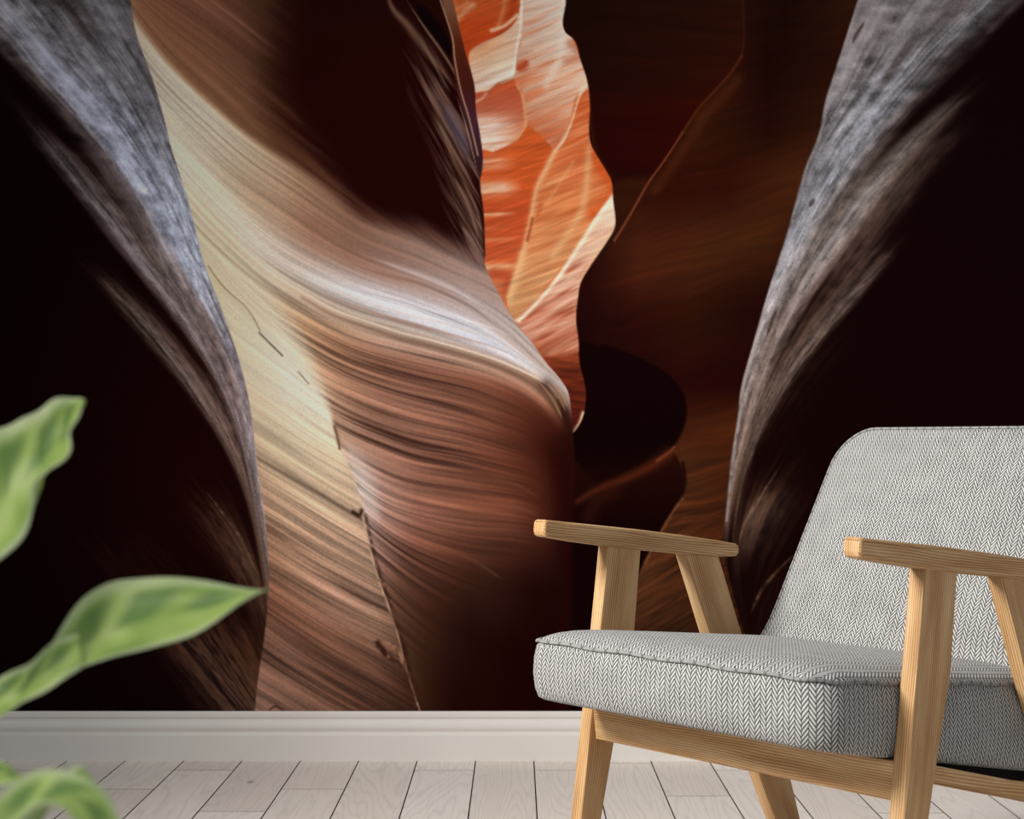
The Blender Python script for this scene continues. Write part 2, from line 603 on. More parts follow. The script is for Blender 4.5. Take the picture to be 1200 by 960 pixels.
def paint_left_rock(x, y):
    L0 = [(-420, -60), (0, 165), (100, 205), (300, 262), (551, 345), (833, 400)]
    L1 = [(-420, -330), (3, 0), (58, 47), (99, 87), (152, 128), (201, 163), (236, 187), (271, 205), (300, 212), (327, 223), (355, 242), (391, 260), (433, 278), (466, 290), (511, 298), (551, 303), (620, 314), (700, 330), (833, 350)]
    LM = [(-420, -360), (20, 0), (72, 40), (120, 84), (160, 112), (201, 146), (236, 172), (271, 188), (315, 204), (364, 240), (412, 266), (463, 284), (500, 292), (551, 299), (620, 310), (700, 326), (833, 346)]
    L2 = [(-420, -390), (50, 0), (85, 32), (114, 67), (146, 96), (169, 117), (198, 137), (233, 163), (262, 180), (315, 193), (364, 228), (412, 255), (463, 276), (500, 288), (551, 296), (620, 308), (700, 322), (833, 340)]
    L2d = [(-420, -420), (75, 0), (128, 48), (166, 78), (198, 108), (230, 136), (260, 158), (306, 178), (342, 208), (385, 238), (430, 258), (470, 272), (512, 286), (551, 294), (620, 306), (700, 320), (833, 336)]
    L3 = [(-420, -450), (90, -10), (140, 36), (166, 56), (198, 83), (230, 108), (265, 136), (303, 160), (342, 192), (385, 226), (430, 250), (470, 268), (512, 284), (551, 292), (620, 304), (700, 318), (833, 332)]
    L3l = [(-420, -490), (90, -40), (150, 16), (200, 56), (240, 86), (270, 112), (303, 139), (336, 169), (370, 196), (406, 224), (436, 248), (469, 266), (512, 283), (551, 290), (620, 302), (700, 316), (833, 328)]
    L4 = [(-420, -540), (90, -110), (200, 0), (270, 66), (321, 114), (342, 133), (370, 163), (403, 193), (439, 217), (475, 242), (518, 266), (554, 287), (620, 300), (700, 314), (833, 324)]
    L4l = [(-420, -570), (90, -150), (200, -40), (300, 70), (345, 112), (403, 163), (445, 203), (487, 235), (536, 264), (580, 284), (628, 297), (700, 311), (833, 320)]
    L5 = [(-420, -620), (200, -120), (400, 96), (500, 185), (574, 240), (592, 254), (628, 280), (662, 297), (686, 307), (740, 318), (833, 330)]
    L6 = [(-420, -700), (300, -60), (500, 110), (600, 180), (662, 240), (706, 278), (745, 300), (790, 318), (833, 332)]
    L7 = [(-420, -760), (400, -60), (600, 100), (700, 176), (745, 214), (790, 250), (833, 286)]
    L8 = [(-420, -800), (500, -60), (650, 60), (745, 134), (790, 172), (833, 208)]
    L9 = [(-420, -900), (600, -100), (745, 50), (833, 130)]
    rows = [
        (L9, [(0, DARK), (833, (14, 1, 1))]),
        (L8, [(0, DARK), (600, (18, 2, 2)), (745, (20, 4, 3)), (833, (26, 9, 5))]),
        (L7, [(0, DARK), (560, (20, 3, 2)), (600, (34, 10, 5)), (650, (50, 24, 13)), (690, (56, 30, 18)), (745, (78, 50, 35)), (833, (84, 56, 42))]),
        (L6, [(0, DARK), (450, (22, 3, 2)), (600, (36, 10, 5)), (690, (40, 15, 8)), (745, (60, 32, 20)), (833, (78, 48, 34))]),
        (L5, [(0, DARK), (480, (22, 3, 2)), (560, (40, 15, 9)), (600, (66, 38, 26)), (650, (82, 54, 40)), (700, (76, 50, 36)), (770, (50, 26, 16)), (833, (62, 36, 26))]),
        (L4l, [(0, DARK), (320, (18, 3, 2)), (400, (26, 8, 5)), (460, (30, 10, 7)), (540, (34, 12, 8)), (620, (44, 20, 13)), (700, (70, 42, 30))]),
        (L4, [(0, DARK), (290, (26, 8, 6)), (330, (66, 46, 38)), (380, (100, 80, 70)), (440, (112, 90, 80)), (500, (106, 82, 72)), (560, (92, 66, 56)), (620, (90, 62, 50)), (700, (86, 60, 48))]),
        (L3l, [(0, DARK), (150, (16, 3, 2)), (250, (20, 5, 4)), (310, (26, 8, 6)), (360, (34, 14, 10)), (420, (46, 22, 16)), (500, (96, 70, 62)), (560, (110, 84, 76)), (660, (100, 76, 64))]),
        (L3, [(60, DARK), (140, (50, 36, 32)), (180, (92, 80, 78)), (240, (112, 100, 98)), (300, (124, 110, 110)), (360, (130, 112, 112)), (430, (132, 112, 110)), (500, (136, 116, 114)), (560, (130, 110, 104)), (640, (110, 88, 76))]),
        (L2d, [(0, (20, 6, 4)), (100, (22, 6, 4)), (150, (30, 14, 10)), (200, (66, 48, 42)), (250, (84, 66, 60)), (310, (90, 72, 66)), (370, (104, 86, 84)), (430, (116, 98, 98)), (520, (120, 100, 100)), (640, (110, 90, 80))]),
        (L2, [(0, (96, 84, 82)), (80, (84, 72, 68)), (120, (92, 78, 76)), (200, (100, 86, 86)), (260, (104, 90, 88)), (300, (112, 98, 98)), (364, (90, 74, 70)), (430, (90, 72, 68)), (500, (116, 98, 98)), (600, (120, 100, 94))]),
        (LM, [(0, (118, 110, 116)), (100, (134, 130, 142)), (200, (150, 150, 166)), (262, (146, 142, 156)), (315, (120, 104, 104)), (380, (112, 94, 92)), (450, (120, 102, 102)), (520, (146, 132, 136)), (600, (126, 106, 100))]),
        (L1, [(0, (116, 108, 112)), (60, (120, 114, 122)), (120, (136, 136, 152)), (200, (158, 162, 182)), (260, (166, 172, 194)), (310, (170, 174, 194)), (350, (158, 156, 170)), (400, (130, 120, 128)), (470, (118, 104, 108)), (540, (150, 136, 140)), (640, (120, 98, 88))]),
        (L0, [(0, (90, 82, 84)), (100, (98, 90, 92)), (200, (122, 119, 126)), (300, (146, 148, 162)), (400, (110, 98, 102)), (500, (110, 96, 98)), (600, (110, 94, 90))]),
    ]
    S, col, comp = gmesh(y, x, rows, 10.0)
    col = rock_texture(x, y, S, col, comp, 0, (146, 155, 172), 340)
    for pts, c, w, o in ((L1[1:13], (176, 182, 202), 2.2, 0.5), (L2[3:12], (150, 140, 144), 1.5, 0.4), (L3[4:12], (146, 132, 132), 2.0, 0.45), (L4[4:11], (128, 110, 102), 2.0, 0.45), (L5[4:9], (120, 92, 74), 2.0, 0.5)):
        col = stroke(x, y, col, [(p[1], p[0]) for p in pts], c, w, o, taper='both', noise=0.35)
    return col


def paint_right_rock(x, y):
    M0 = [(-420, 1120), (0, 990), (150, 940), (277, 905), (400, 860), (500, 835), (833, 800)]
    M1 = [(-420, 1560), (15, 1131), (58, 1084), (96, 1055), (134, 1020), (172, 997), (216, 967), (274, 938), (321, 918), (352, 900), (420, 876), (500, 856), (600, 838), (833, 815)]
    MM = [(-420, 1590), (0, 1165), (58, 1108), (96, 1066), (140, 1032), (180, 1006), (230, 974), (277, 947), (330, 922), (400, 892), (460, 872), (540, 852), (640, 842), (833, 830)]
    M2 = [(-420, 1620), (9, 1172), (58, 1131), (82, 1105), (114, 1067), (140, 1043), (169, 1026), (204, 997), (242, 970), (277, 954), (345, 922), (420, 886), (500, 862), (560, 850), (640, 845), (833, 838)]
    M2d = [(-420, 1650), (40, 1178), (82, 1140), (114, 1096), (150, 1058), (185, 1028), (215, 1004), (250, 978), (280, 964), (345, 927), (400, 901), (445, 884), (500, 868), (560, 854), (640, 848), (833, 845)]
    M3 = [(-420, 1680), (60, 1185), (108, 1125), (128, 1102), (166, 1067), (201, 1037), (239, 1005), (274, 980), (312, 953), (361, 924), (391, 908), (445, 889), (497, 873), (560, 857), (640, 850), (833, 852)]
    M3r = [(-420, 1720), (80, 1210), (128, 1128), (163, 1096), (190, 1064), (242, 1028), (277, 1014), (309, 986), (339, 962), (376, 938), (421, 915), (460, 896), (510, 878), (570, 862), (640, 854), (833, 858)]
    M4 = [(-420, 1760), (200, 1120), (288, 1051), (321, 1027), (352, 991), (385, 967), (421, 937), (457, 913), (500, 891), (536, 876), (580, 864), (640, 856), (700, 860), (833, 866)]
    M4r = [(-420, 1790), (200, 1150), (290, 1070), (333, 1030), (382, 985), (421, 949), (469, 916), (512, 894), (560, 876), (615, 862), (660, 862), (720, 872), (833, 880)]
    M5 = [(-420, 1830), (300, 1130), (420, 1010), (500, 950), (545, 915), (582, 891), (615, 872), (645, 864), (690, 868), (740, 880), (833, 900)]
    M6 = [(-420, 1900), (400, 1130), (540, 1000), (600, 965), (645, 936), (672, 908), (696, 890), (723, 878), (770, 885), (833, 910)]
    M7 = [(-420, 2000), (400, 1200), (600, 1030), (700, 960), (833, 950)]
    DK = (15, 2, 3)
    rows = [
        (M0, [(0, (104, 94, 92)), (100, (100, 88, 86)), (200, (104, 96, 98)), (300, (118, 116, 124)), (400, (112, 100, 98)), (500, (104, 88, 84)), (600, (104, 84, 76)), (700, (84, 62, 48))]),
        (M1, [(0, (108, 100, 100)), (60, (122, 116, 120)), (110, (138, 136, 144)), (200, (132, 130, 138)), (280, (138, 136, 142)), (340, (134, 126, 128)), (420, (118, 104, 100)), (520, (108, 90, 84)), (620, (110, 90, 80))]),
        (MM, [(0, (110, 104, 108)), (60, (128, 124, 130)), (110, (128, 126, 136)), (170, (128, 124, 130)), (250, (112, 104, 104)), (330, (126, 116, 114)), (420, (120, 106, 102)), (520, (120, 102, 94)), (640, (110, 88, 76))]),
        (M2, [(0, (80, 72, 70)), (60, (72, 62, 60)), (114, (88, 78, 76)), (170, (106, 96, 94)), (240, (92, 82, 78)), (300, (110, 98, 94)), (380, (108, 92, 86)), (450, (120, 104, 98)), (540, (118, 98, 90)), (640, (94, 74, 62))]),
        (M2d, [(0, (22, 6, 5)), (100, (22, 6, 5)), (140, (30, 14, 10)), (180, (54, 40, 34)), (230, (84, 70, 62)), (300, (100, 86, 80)), (370, (92, 74, 66)), (440, (104, 86, 78)), (540, (96, 74, 64)), (640, (80, 58, 46))]),
        (M3, [(60, DK), (105, (38, 24, 20)), (130, (76, 62, 56)), (200, (110, 98, 92)), (274, (116, 106, 104)), (340, (124, 110, 106)), (400, (112, 94, 88)), (480, (108, 88, 80)), (560, (106, 84, 72)), (640, (70, 46, 34))]),
        (M3r, [(60, DK), (128, (22, 8, 6)), (170, (56, 42, 36)), (240, (70, 54, 46)), (300, (62, 44, 36)), (350, (52, 32, 24)), (400, (64, 44, 34)), (460, (90, 70, 60)), (530, (92, 70, 58)), (600, (66, 40, 28)), (640, (50, 24, 14))]),
        (M4, [(100, DK), (270, (28, 10, 8)), (300, (58, 40, 34)), (345, (88, 70, 62)), (400, (98, 80, 70)), (460, (98, 78, 68)), (520, (92, 70, 58)), (580, (80, 56, 42)), (640, (74, 48, 34)), (720, (66, 40, 24))]),
        (M4r, [(100, DK), (300, (17, 3, 3)), (350, (26, 8, 6)), (420, (46, 26, 18)), (480, (50, 28, 18)), (540, (44, 18, 10)), (600, (60, 34, 22)), (660, (86, 60, 44)), (720, (74, 46, 28))]),
        (M5, [(100, DK), (440, (18, 3, 3)), (520, (30, 8, 5)), (560, (46, 24, 15)), (600, (80, 58, 45)), (640, (80, 56, 42)), (690, (46, 24, 13)), (760, (60, 34, 20))]),
        (M6, [(100, DK), (540, (20, 3, 3)), (620, (30, 8, 4)), (650, (44, 22, 12)), (690, (66, 42, 26)), (740, (62, 38, 22)), (833, (50, 28, 16))]),
        (M7, [(0, (14, 1, 2)), (500, (16, 1, 2)), (833, (20, 2, 2))]),
    ]
    S, col, comp = gmesh(y, x, rows, 10.0)
    col = lay(col, 0.5 * np.clip((y - 590) / 90, 0, 1), DK)
    col = rock_texture(x, y, S, col, comp, 10, (132, 140, 152), 340)
    for pts, c, w, o in ((M1[1:9], (156, 158, 170), 2.2, 0.5), (M3[3:10], (134, 124, 122), 2.0, 0.45), (M4[2:9], (112, 94, 84), 2.0, 0.45), (M5[4:8], (120, 94, 76), 2.0, 0.5), (M6[4:8], (104, 74, 52), 2.2, 0.5)):
        col = stroke(x, y, col, [(p[1], p[0]) for p in pts], c, w, o, taper='both', noise=0.35)
    for pts in ([(1014, 24), (1004, 40), (998, 52)], [(955, 232), (948, 243)], [(912, 360), (904, 378), (898, 396)]):
        col = stroke(x, y, col, pts, (52, 36, 30), 2.6, 0.8, taper='both')
    E5 = [(1005, 0), (976, 90), (959, 157), (943, 198), (921, 277), (900, 342), (879, 415), (869, 451), (864, 490), (856, 542), (849, 610)]
    col = stroke(x, y, col, [(p[0] + 2.5, p[1]) for p in E5], (150, 142, 142), 1.6, 0.5, noise=0.3)
    return col


def paint_main_wall(x, y):
    """the big banded wall in the middle: upper sweep and the part right of the crease"""
    gT = [(100, -420), (600, -60)]
    g0 = [(100, -80), (156, -40), (240, 2), (281, 35), (340, 80), (420, 150), (470, 200), (568, 260)]
    gA = [(100, -70), (150, 2), (182, 50), (214, 85), (249, 117), (278, 143), (313, 169), (354, 192), (383, 216), (412, 242), (470, 264), (520, 288), (568, 312), (640, 350)]
    gA2 = [(100, -54), (150, 20), (182, 68), (214, 101), (249, 132), (278, 157), (313, 182), (354, 206), (383, 229), (412, 254), (470, 276), (520, 298), (568, 322), (640, 362)]
    gB = [(100, 30), (160, 96), (205, 150), (246, 187), (272, 210), (302, 231), (337, 254), (366, 273), (407, 297), (450, 315), (495, 330), (550, 355), (586, 382), (619, 415), (660, 450)]
    gC = [(100, 90), (160, 150), (210, 200), (250, 240), (290, 280), (343, 318), (392, 339), (437, 356), (470, 365), (510, 379), (571, 403), (619, 427), (643, 442), (680, 470)]
    gD = [(100, 100), (160, 160), (215, 215), (240, 245), (265, 270), (292, 297), (319, 321), (355, 342), (392, 364), (437, 380), (470, 390), (510, 401), (571, 419), (613, 436), (637, 449), (650, 464), (662, 486), (690, 540)]
    gE = [(160, 190), (244, 305), (290, 340), (340, 372), (392, 402), (450, 424), (510, 438), (571, 452), (620, 472), (650, 500), (690, 560)]
    gF = [(160, 215), (300, 372), (345, 410), (400, 446), (450, 466), (510, 482), (571, 498), (620, 512), (650, 530), (690, 590)]
    gG = [(160, 260), (320, 430), (365, 478), (400, 502), (450, 520), (510, 536), (571, 548), (620, 558), (650, 572), (690, 640)]
    gH = [(160, 330), (350, 500), (400, 552), (440, 586), (500, 606), (560, 618), (620, 622), (650, 630), (690, 680)]
    gI = [(160, 400), (380, 560), (425, 606), (470, 640), (531, 668), (591, 688), (650, 700), (690, 740)]
    gJ = [(160, 480), (400, 630), (440, 664), (480, 700), (525, 734), (591, 766), (650, 780), (690, 800)]
    gK = [(160, 600), (420, 720), (460, 760), (500, 800), (560, 840), (650, 870)]
    DK = (36, 5, 3)
    rows = [
        (gT, [(150, (96, 58, 42)), (280, (76, 44, 32)), (350, (50, 20, 13)), (420, (30, 6, 4))]),
        (g0, [(150, (124, 76, 56)), (240, (112, 70, 52)), (280, (96, 60, 44)), (315, (72, 42, 30)), (350, (48, 18, 12)), (385, DK), (560, DK)]),
        (gA, [(150, (150, 104, 76)), (182, (140, 96, 70)), (214, (136, 92, 66)), (249, (132, 90, 64)), (300, (112, 76, 52)), (330, (96, 62, 44)), (360, (90, 56, 40)), (400, (96, 62, 46)), (440, (96, 62, 48)), (500, (112, 84, 72)), (540, (124, 100, 92)), (568, (120, 96, 90))]),
        (gA2, [(150, (196, 172, 138)), (182, (204, 186, 154)), (214, (208, 194, 160)), (249, (208, 192, 158)), (300, (192, 166, 132)), (340, (176, 142, 112)), (380, (150, 114, 92)), (420, (130, 96, 78)), (470, (130, 100, 86)), (540, (140, 114, 104))]),
        (gB, [(150, (196, 172, 138)), (200, (206, 190, 156)), (246, (202, 182, 146)), (290, (190, 158, 124)), (330, (178, 142, 114)), (366, (152, 110, 88)), (407, (140, 102, 84)), (450, (146, 112, 98)), (500, (158, 132, 122)), (550, (170, 152, 148)), (600, (182, 168, 164)), (640, (178, 166, 160))]),
        (gC, [(160, (196, 176, 146)), (210, (208, 192, 160)), (250, (208, 190, 154)), (290, (204, 188, 160)), (343, (196, 178, 160)), (392, (204, 194, 188)), (437, (216, 212, 216)), (470, (218, 216, 224)), (510, (212, 212, 222)), (571, (204, 204, 216)), (619, (196, 190, 192)), (643, (184, 172, 164))]),
        (gD, [(160, (198, 178, 140)), (215, (208, 188, 150)), (265, (204, 184, 144)), (320, (210, 192, 158)), (355, (202, 178, 148)), (392, (196, 168, 142)), (437, (190, 162, 142)), (510, (178, 150, 134)), (571, (166, 138, 122)), (613, (160, 130, 112)), (637, (150, 116, 94)), (662, (70, 36, 22))]),
        (gE, [(160, (200, 180, 140)), (260, (206, 188, 146)), (300, (196, 170, 132)), (345, (180, 144, 112)), (392, (148, 110, 86)), (450, (118, 82, 66)), (510, (108, 72, 58)), (571, (96, 60, 46)), (620, (74, 38, 26)), (650, (56, 22, 14))]),
        (gF, [(160, (208, 192, 156)), (320, (210, 196, 164)), (360, (186, 154, 124)), (400, (154, 116, 94)), (450, (128, 92, 76)), (510, (116, 80, 66)), (571, (98, 60, 46)), (610, (72, 36, 25)), (650, (40, 10, 6))]),
        (gG, [(160, (208, 190, 154)), (376, (206, 186, 156)), (392, (170, 138, 116)), (430, (140, 104, 88)), (480, (124, 86, 72)), (540, (104, 66, 52)), (590, (88, 50, 36)), (630, (64, 30, 20)), (665, (32, 5, 4))]),
        (gH, [(160, (200, 176, 140)), (400, (196, 172, 148)), (425, (184, 166, 158)), (450, (150, 118, 106)), (490, (120, 82, 68)), (540, (104, 66, 52)), (600, (92, 54, 40)), (640, (60, 26, 18)), (668, (30, 5, 4))]),
        (gI, [(160, (180, 150, 120)), (425, (160, 138, 128)), (445, (132, 102, 92)), (480, (106, 70, 58)), (531, (88, 50, 36)), (580, (66, 32, 22)), (620, (42, 10, 6)), (668, (26, 3, 3))]),
        (gJ, [(160, (160, 124, 98)), (440, (118, 90, 80)), (470, (84, 56, 44)), (510, (64, 34, 24)), (550, (44, 14, 9)), (600, (34, 4, 3)), (668, (26, 2, 2))]),
        (gK, [(160, (140, 104, 80)), (470, (80, 54, 40)), (500, (58, 30, 20)), (530, (40, 10, 6)), (600, (34, 4, 3)), (668, (26, 2, 2))]),
    ]
    S, col, comp = gmesh(x, y, rows)
    lum = col.mean(1)
    k = np.clip((lum - 30) / 50, 0, 1)
    wob = fbm(x / 120, y / 120, 2, seed=23) * 4
    low = np.clip((y - guide(gD, x)) / 20, 0, 1) * np.clip((x - 300) / 90, 0, 1)            # below the ledge: coarser banding
    st = strata(S + wob, x / 200, comp, 7.0, 4, 1.0, 21)
    st2 = strata(S + wob, x / 200, comp, 16.0, 3, 0.7, 22)
    gr = fbm(x / 2.2, y / 2.2, 2, seed=24)
    col = col * (1 + k[:, None] * ((0.30 + 0.42 * low) * st + (0.10 + 0.22 * low) * st2 + 0.05 * gr)[:, None])
    g_ = col.mean(1, keepdims=True)
    ds = np.clip((lum - 140) / 40, 0, 1)
    col = lay(col, ds * 0.18, g_ * np.ones(3)) + ds[:, None] * np.array((15.0, 14, 18)) * np.clip((420 - x) / 120, 0, 1)[:, None]
    flank = np.clip((x - 440) / 110, 0, 1) * np.clip((y - 600) / 90, 0, 1)
    col = col * (1 - 0.38 * flank)[:, None]
    red = np.clip(st2 * 1.8 - 0.15, 0, 1) * k * (1 - low)
    col = lay(col, 0.50 * red * np.clip(0.6 + st, 0, 1), (160, 108, 84))
    thin = np.clip(-st * 3.0 - 0.55, 0, 1) * k * (1 - low)
    col = lay(col, 0.30 * thin, (120, 82, 62))
    g_ = col.mean(1, keepdims=True)
    col = lay(col, low, (g_ + (col - g_) * 1.08) * 1.04)
    dk = np.clip(-(0.5 * st2 + st) * 2.6 - 0.45, 0, 1) * low * k
    col = lay(col, 0.55 * dk, (58, 30, 22))
    return col


def paint_lower_left(x, y):
    """left of the crease"""
    h0 = [(160, 60), (230, 280), (271, 342), (330, 400), (400, 470), (500, 560)]
    h1 = [(160, 260), (271, 394), (331, 439), (400, 486), (500, 560)]
    h2 = [(160, 380), (290, 480), (340, 512), (400, 548), (500, 610)]
    h3 = [(160, 440), (301, 532), (343, 556), (420, 606), (500, 650)]
    h4 = [(160, 486), (307, 574), (360, 608), (416, 641), (500, 690)]
    h5 = [(160, 560), (310, 644), (370, 680), (440, 716), (500, 745)]
    h6 = [(160, 620), (316, 704), (390, 752), (470, 801), (520, 830)]
    h7 = [(160, 670), (313, 758), (370, 796), (422, 828), (500, 870)]
    h8 = [(160, 740), (305, 825), (350, 850)]
    rows = [
        (h0, [(200, (202, 182, 142)), (260, (208, 190, 146)), (330, (214, 204, 172)), (380, (212, 200, 168))]),
        (h1, [(240, (200, 180, 134)), (290, (212, 198, 160)), (340, (214, 206, 178)), (385, (216, 204, 174)), (420, (200, 176, 144))]),
        (h2, [(270, (200, 170, 128)), (300, (206, 180, 138)), (350, (206, 182, 146)), (395, (198, 172, 138)), (430, (170, 140, 112))]),
        (h3, [(290, (188, 150, 112)), (320, (196, 166, 130)), (370, (190, 160, 128)), (420, (176, 144, 116)), (450, (150, 120, 98))]),
        (h4, [(300, (176, 134, 102)), (340, (180, 144, 114)), (390, (172, 136, 110)), (430, (150, 118, 96)), (460, (130, 100, 82))]),
        (h5, [(300, (144, 100, 76)), (340, (154, 114, 90)), (390, (152, 114, 92)), (440, (138, 104, 84)), (470, (104, 74, 58))]),
        (h6, [(300, (118, 74, 54)), (340, (112, 72, 54)), (390, (104, 68, 52)), (440, (86, 56, 42)), (480, (54, 28, 20))]),
        (h7, [(300, (122, 84, 66)), (340, (124, 86, 68)), (390, (104, 68, 52)), (440, (80, 48, 36)), (490, (48, 24, 18))]),
        (h8, [(300, (128, 92, 76)), (400, (110, 76, 60)), (490, (56, 30, 22))]),
    ]
    S, col, comp = gmesh(x, y, rows)
    low = np.clip((y - 470) / 160, 0, 1)
    wob = fbm(x / 110, y / 110, 2, seed=33) * 4
    st = strata(S + wob, x / 170, comp, 7.0, 4, 1.0, 31)
    st2 = strata(S + wob, x / 170, comp, 16.0, 3, 0.7, 32)
    gr = fbm(x / 2.2, y / 2.2, 2, seed=34)
    col = col * (1 + ((0.16 + 0.48 * low) * st + (0.08 + 0.34 * low) * st2 + (0.03 + 0.05 * low) * gr)[:, None])
    g_ = col.mean(1, keepdims=True)
    col = lay(col, low, g_ + (col - g_) * 1.14)
    tan = np.clip(st2 * 2 - 0.1, 0, 1) * (1 - low)
    col = lay(col, 0.30 * tan, (178, 138, 98))
    dk = np.clip(-st2 * 2.4 - 0.5, 0, 1) * low
    col = lay(col, 0.6 * dk, (62, 34, 24))
    g_ = col.mean(1, keepdims=True)
    col = g_ + (col - g_) * 0.8 + np.array((13.0, 12, 14)) * (1 - low)[:, None]
    for pts, c, w in (([(244, 312), (262, 336), (290, 362), (305, 388)], (150, 116, 76), 0.9), ([(304, 390), (318, 404), (331, 417)], (70, 52, 34), 1.1),
                      ([(350, 436), (362, 450)], (110, 88, 62), 0.8), ([(262, 270), (276, 292), (300, 318)], (226, 212, 176), 1.4)):
        col = stroke(x, y, col, pts, c, w, 0.75)
    return col


CREASE = [(318, 358), (343, 391), (361, 421), (376, 457), (389, 490), (392, 506), (398, 527), (407, 542), (413, 557), (423, 586), (425, 604), (434, 644), (443, 677), (455, 710), (466, 743), (477, 786), (492, 833)]
EDGE_L = [(-420, 10), (-150, 122), (0, 153), (40, 160), (90, 178), (130, 190), (170, 200), (240, 222), (310, 240), (390, 270), (460, 290), (540, 301), (620, 312), (690, 315), (745, 310), (800, 302), (833, 299), (900, 296)]
EDGE_R5 = [(-420, 1130), (0, 1005), (50, 989), (90, 976), (117, 967.5), (157, 959), (198, 943), (277, 921), (342, 900), (415, 879), (451, 869), (490, 864), (542, 856), (600, 850), (640, 847.5), (675, 854), (736, 870), (833, 900)]
EDGE_M = [(-420, 470), (-200, 500), (0, 531), (35, 539), (60, 545), (100, 556), (130, 558), (160, 563), (185, 566), (200, 565), (215, 562.5), (240, 566), (290, 568.5), (310, 568.5), (320, 572), (350, 588), (375, 602), (400, 622), (425, 640), (445, 657), (458, 665), (480, 669), (520, 672), (560, 673), (620, 671), (833, 668)]
EDGE_D = [(-420, 640), (0, 663), (38, 662.5), (46, 672), (70, 680), (95, 688), (120, 691), (168, 692), (180, 698), (200, 710), (211, 716), (235, 718.5), (262, 721), (270, 719), (285, 710), (310, 693), (330, 681), (350, 677), (375, 675), (400, 678), (425, 679), (445, 684), (460, 686.5), (480, 685), (495, 680), (508, 671), (520, 660)]


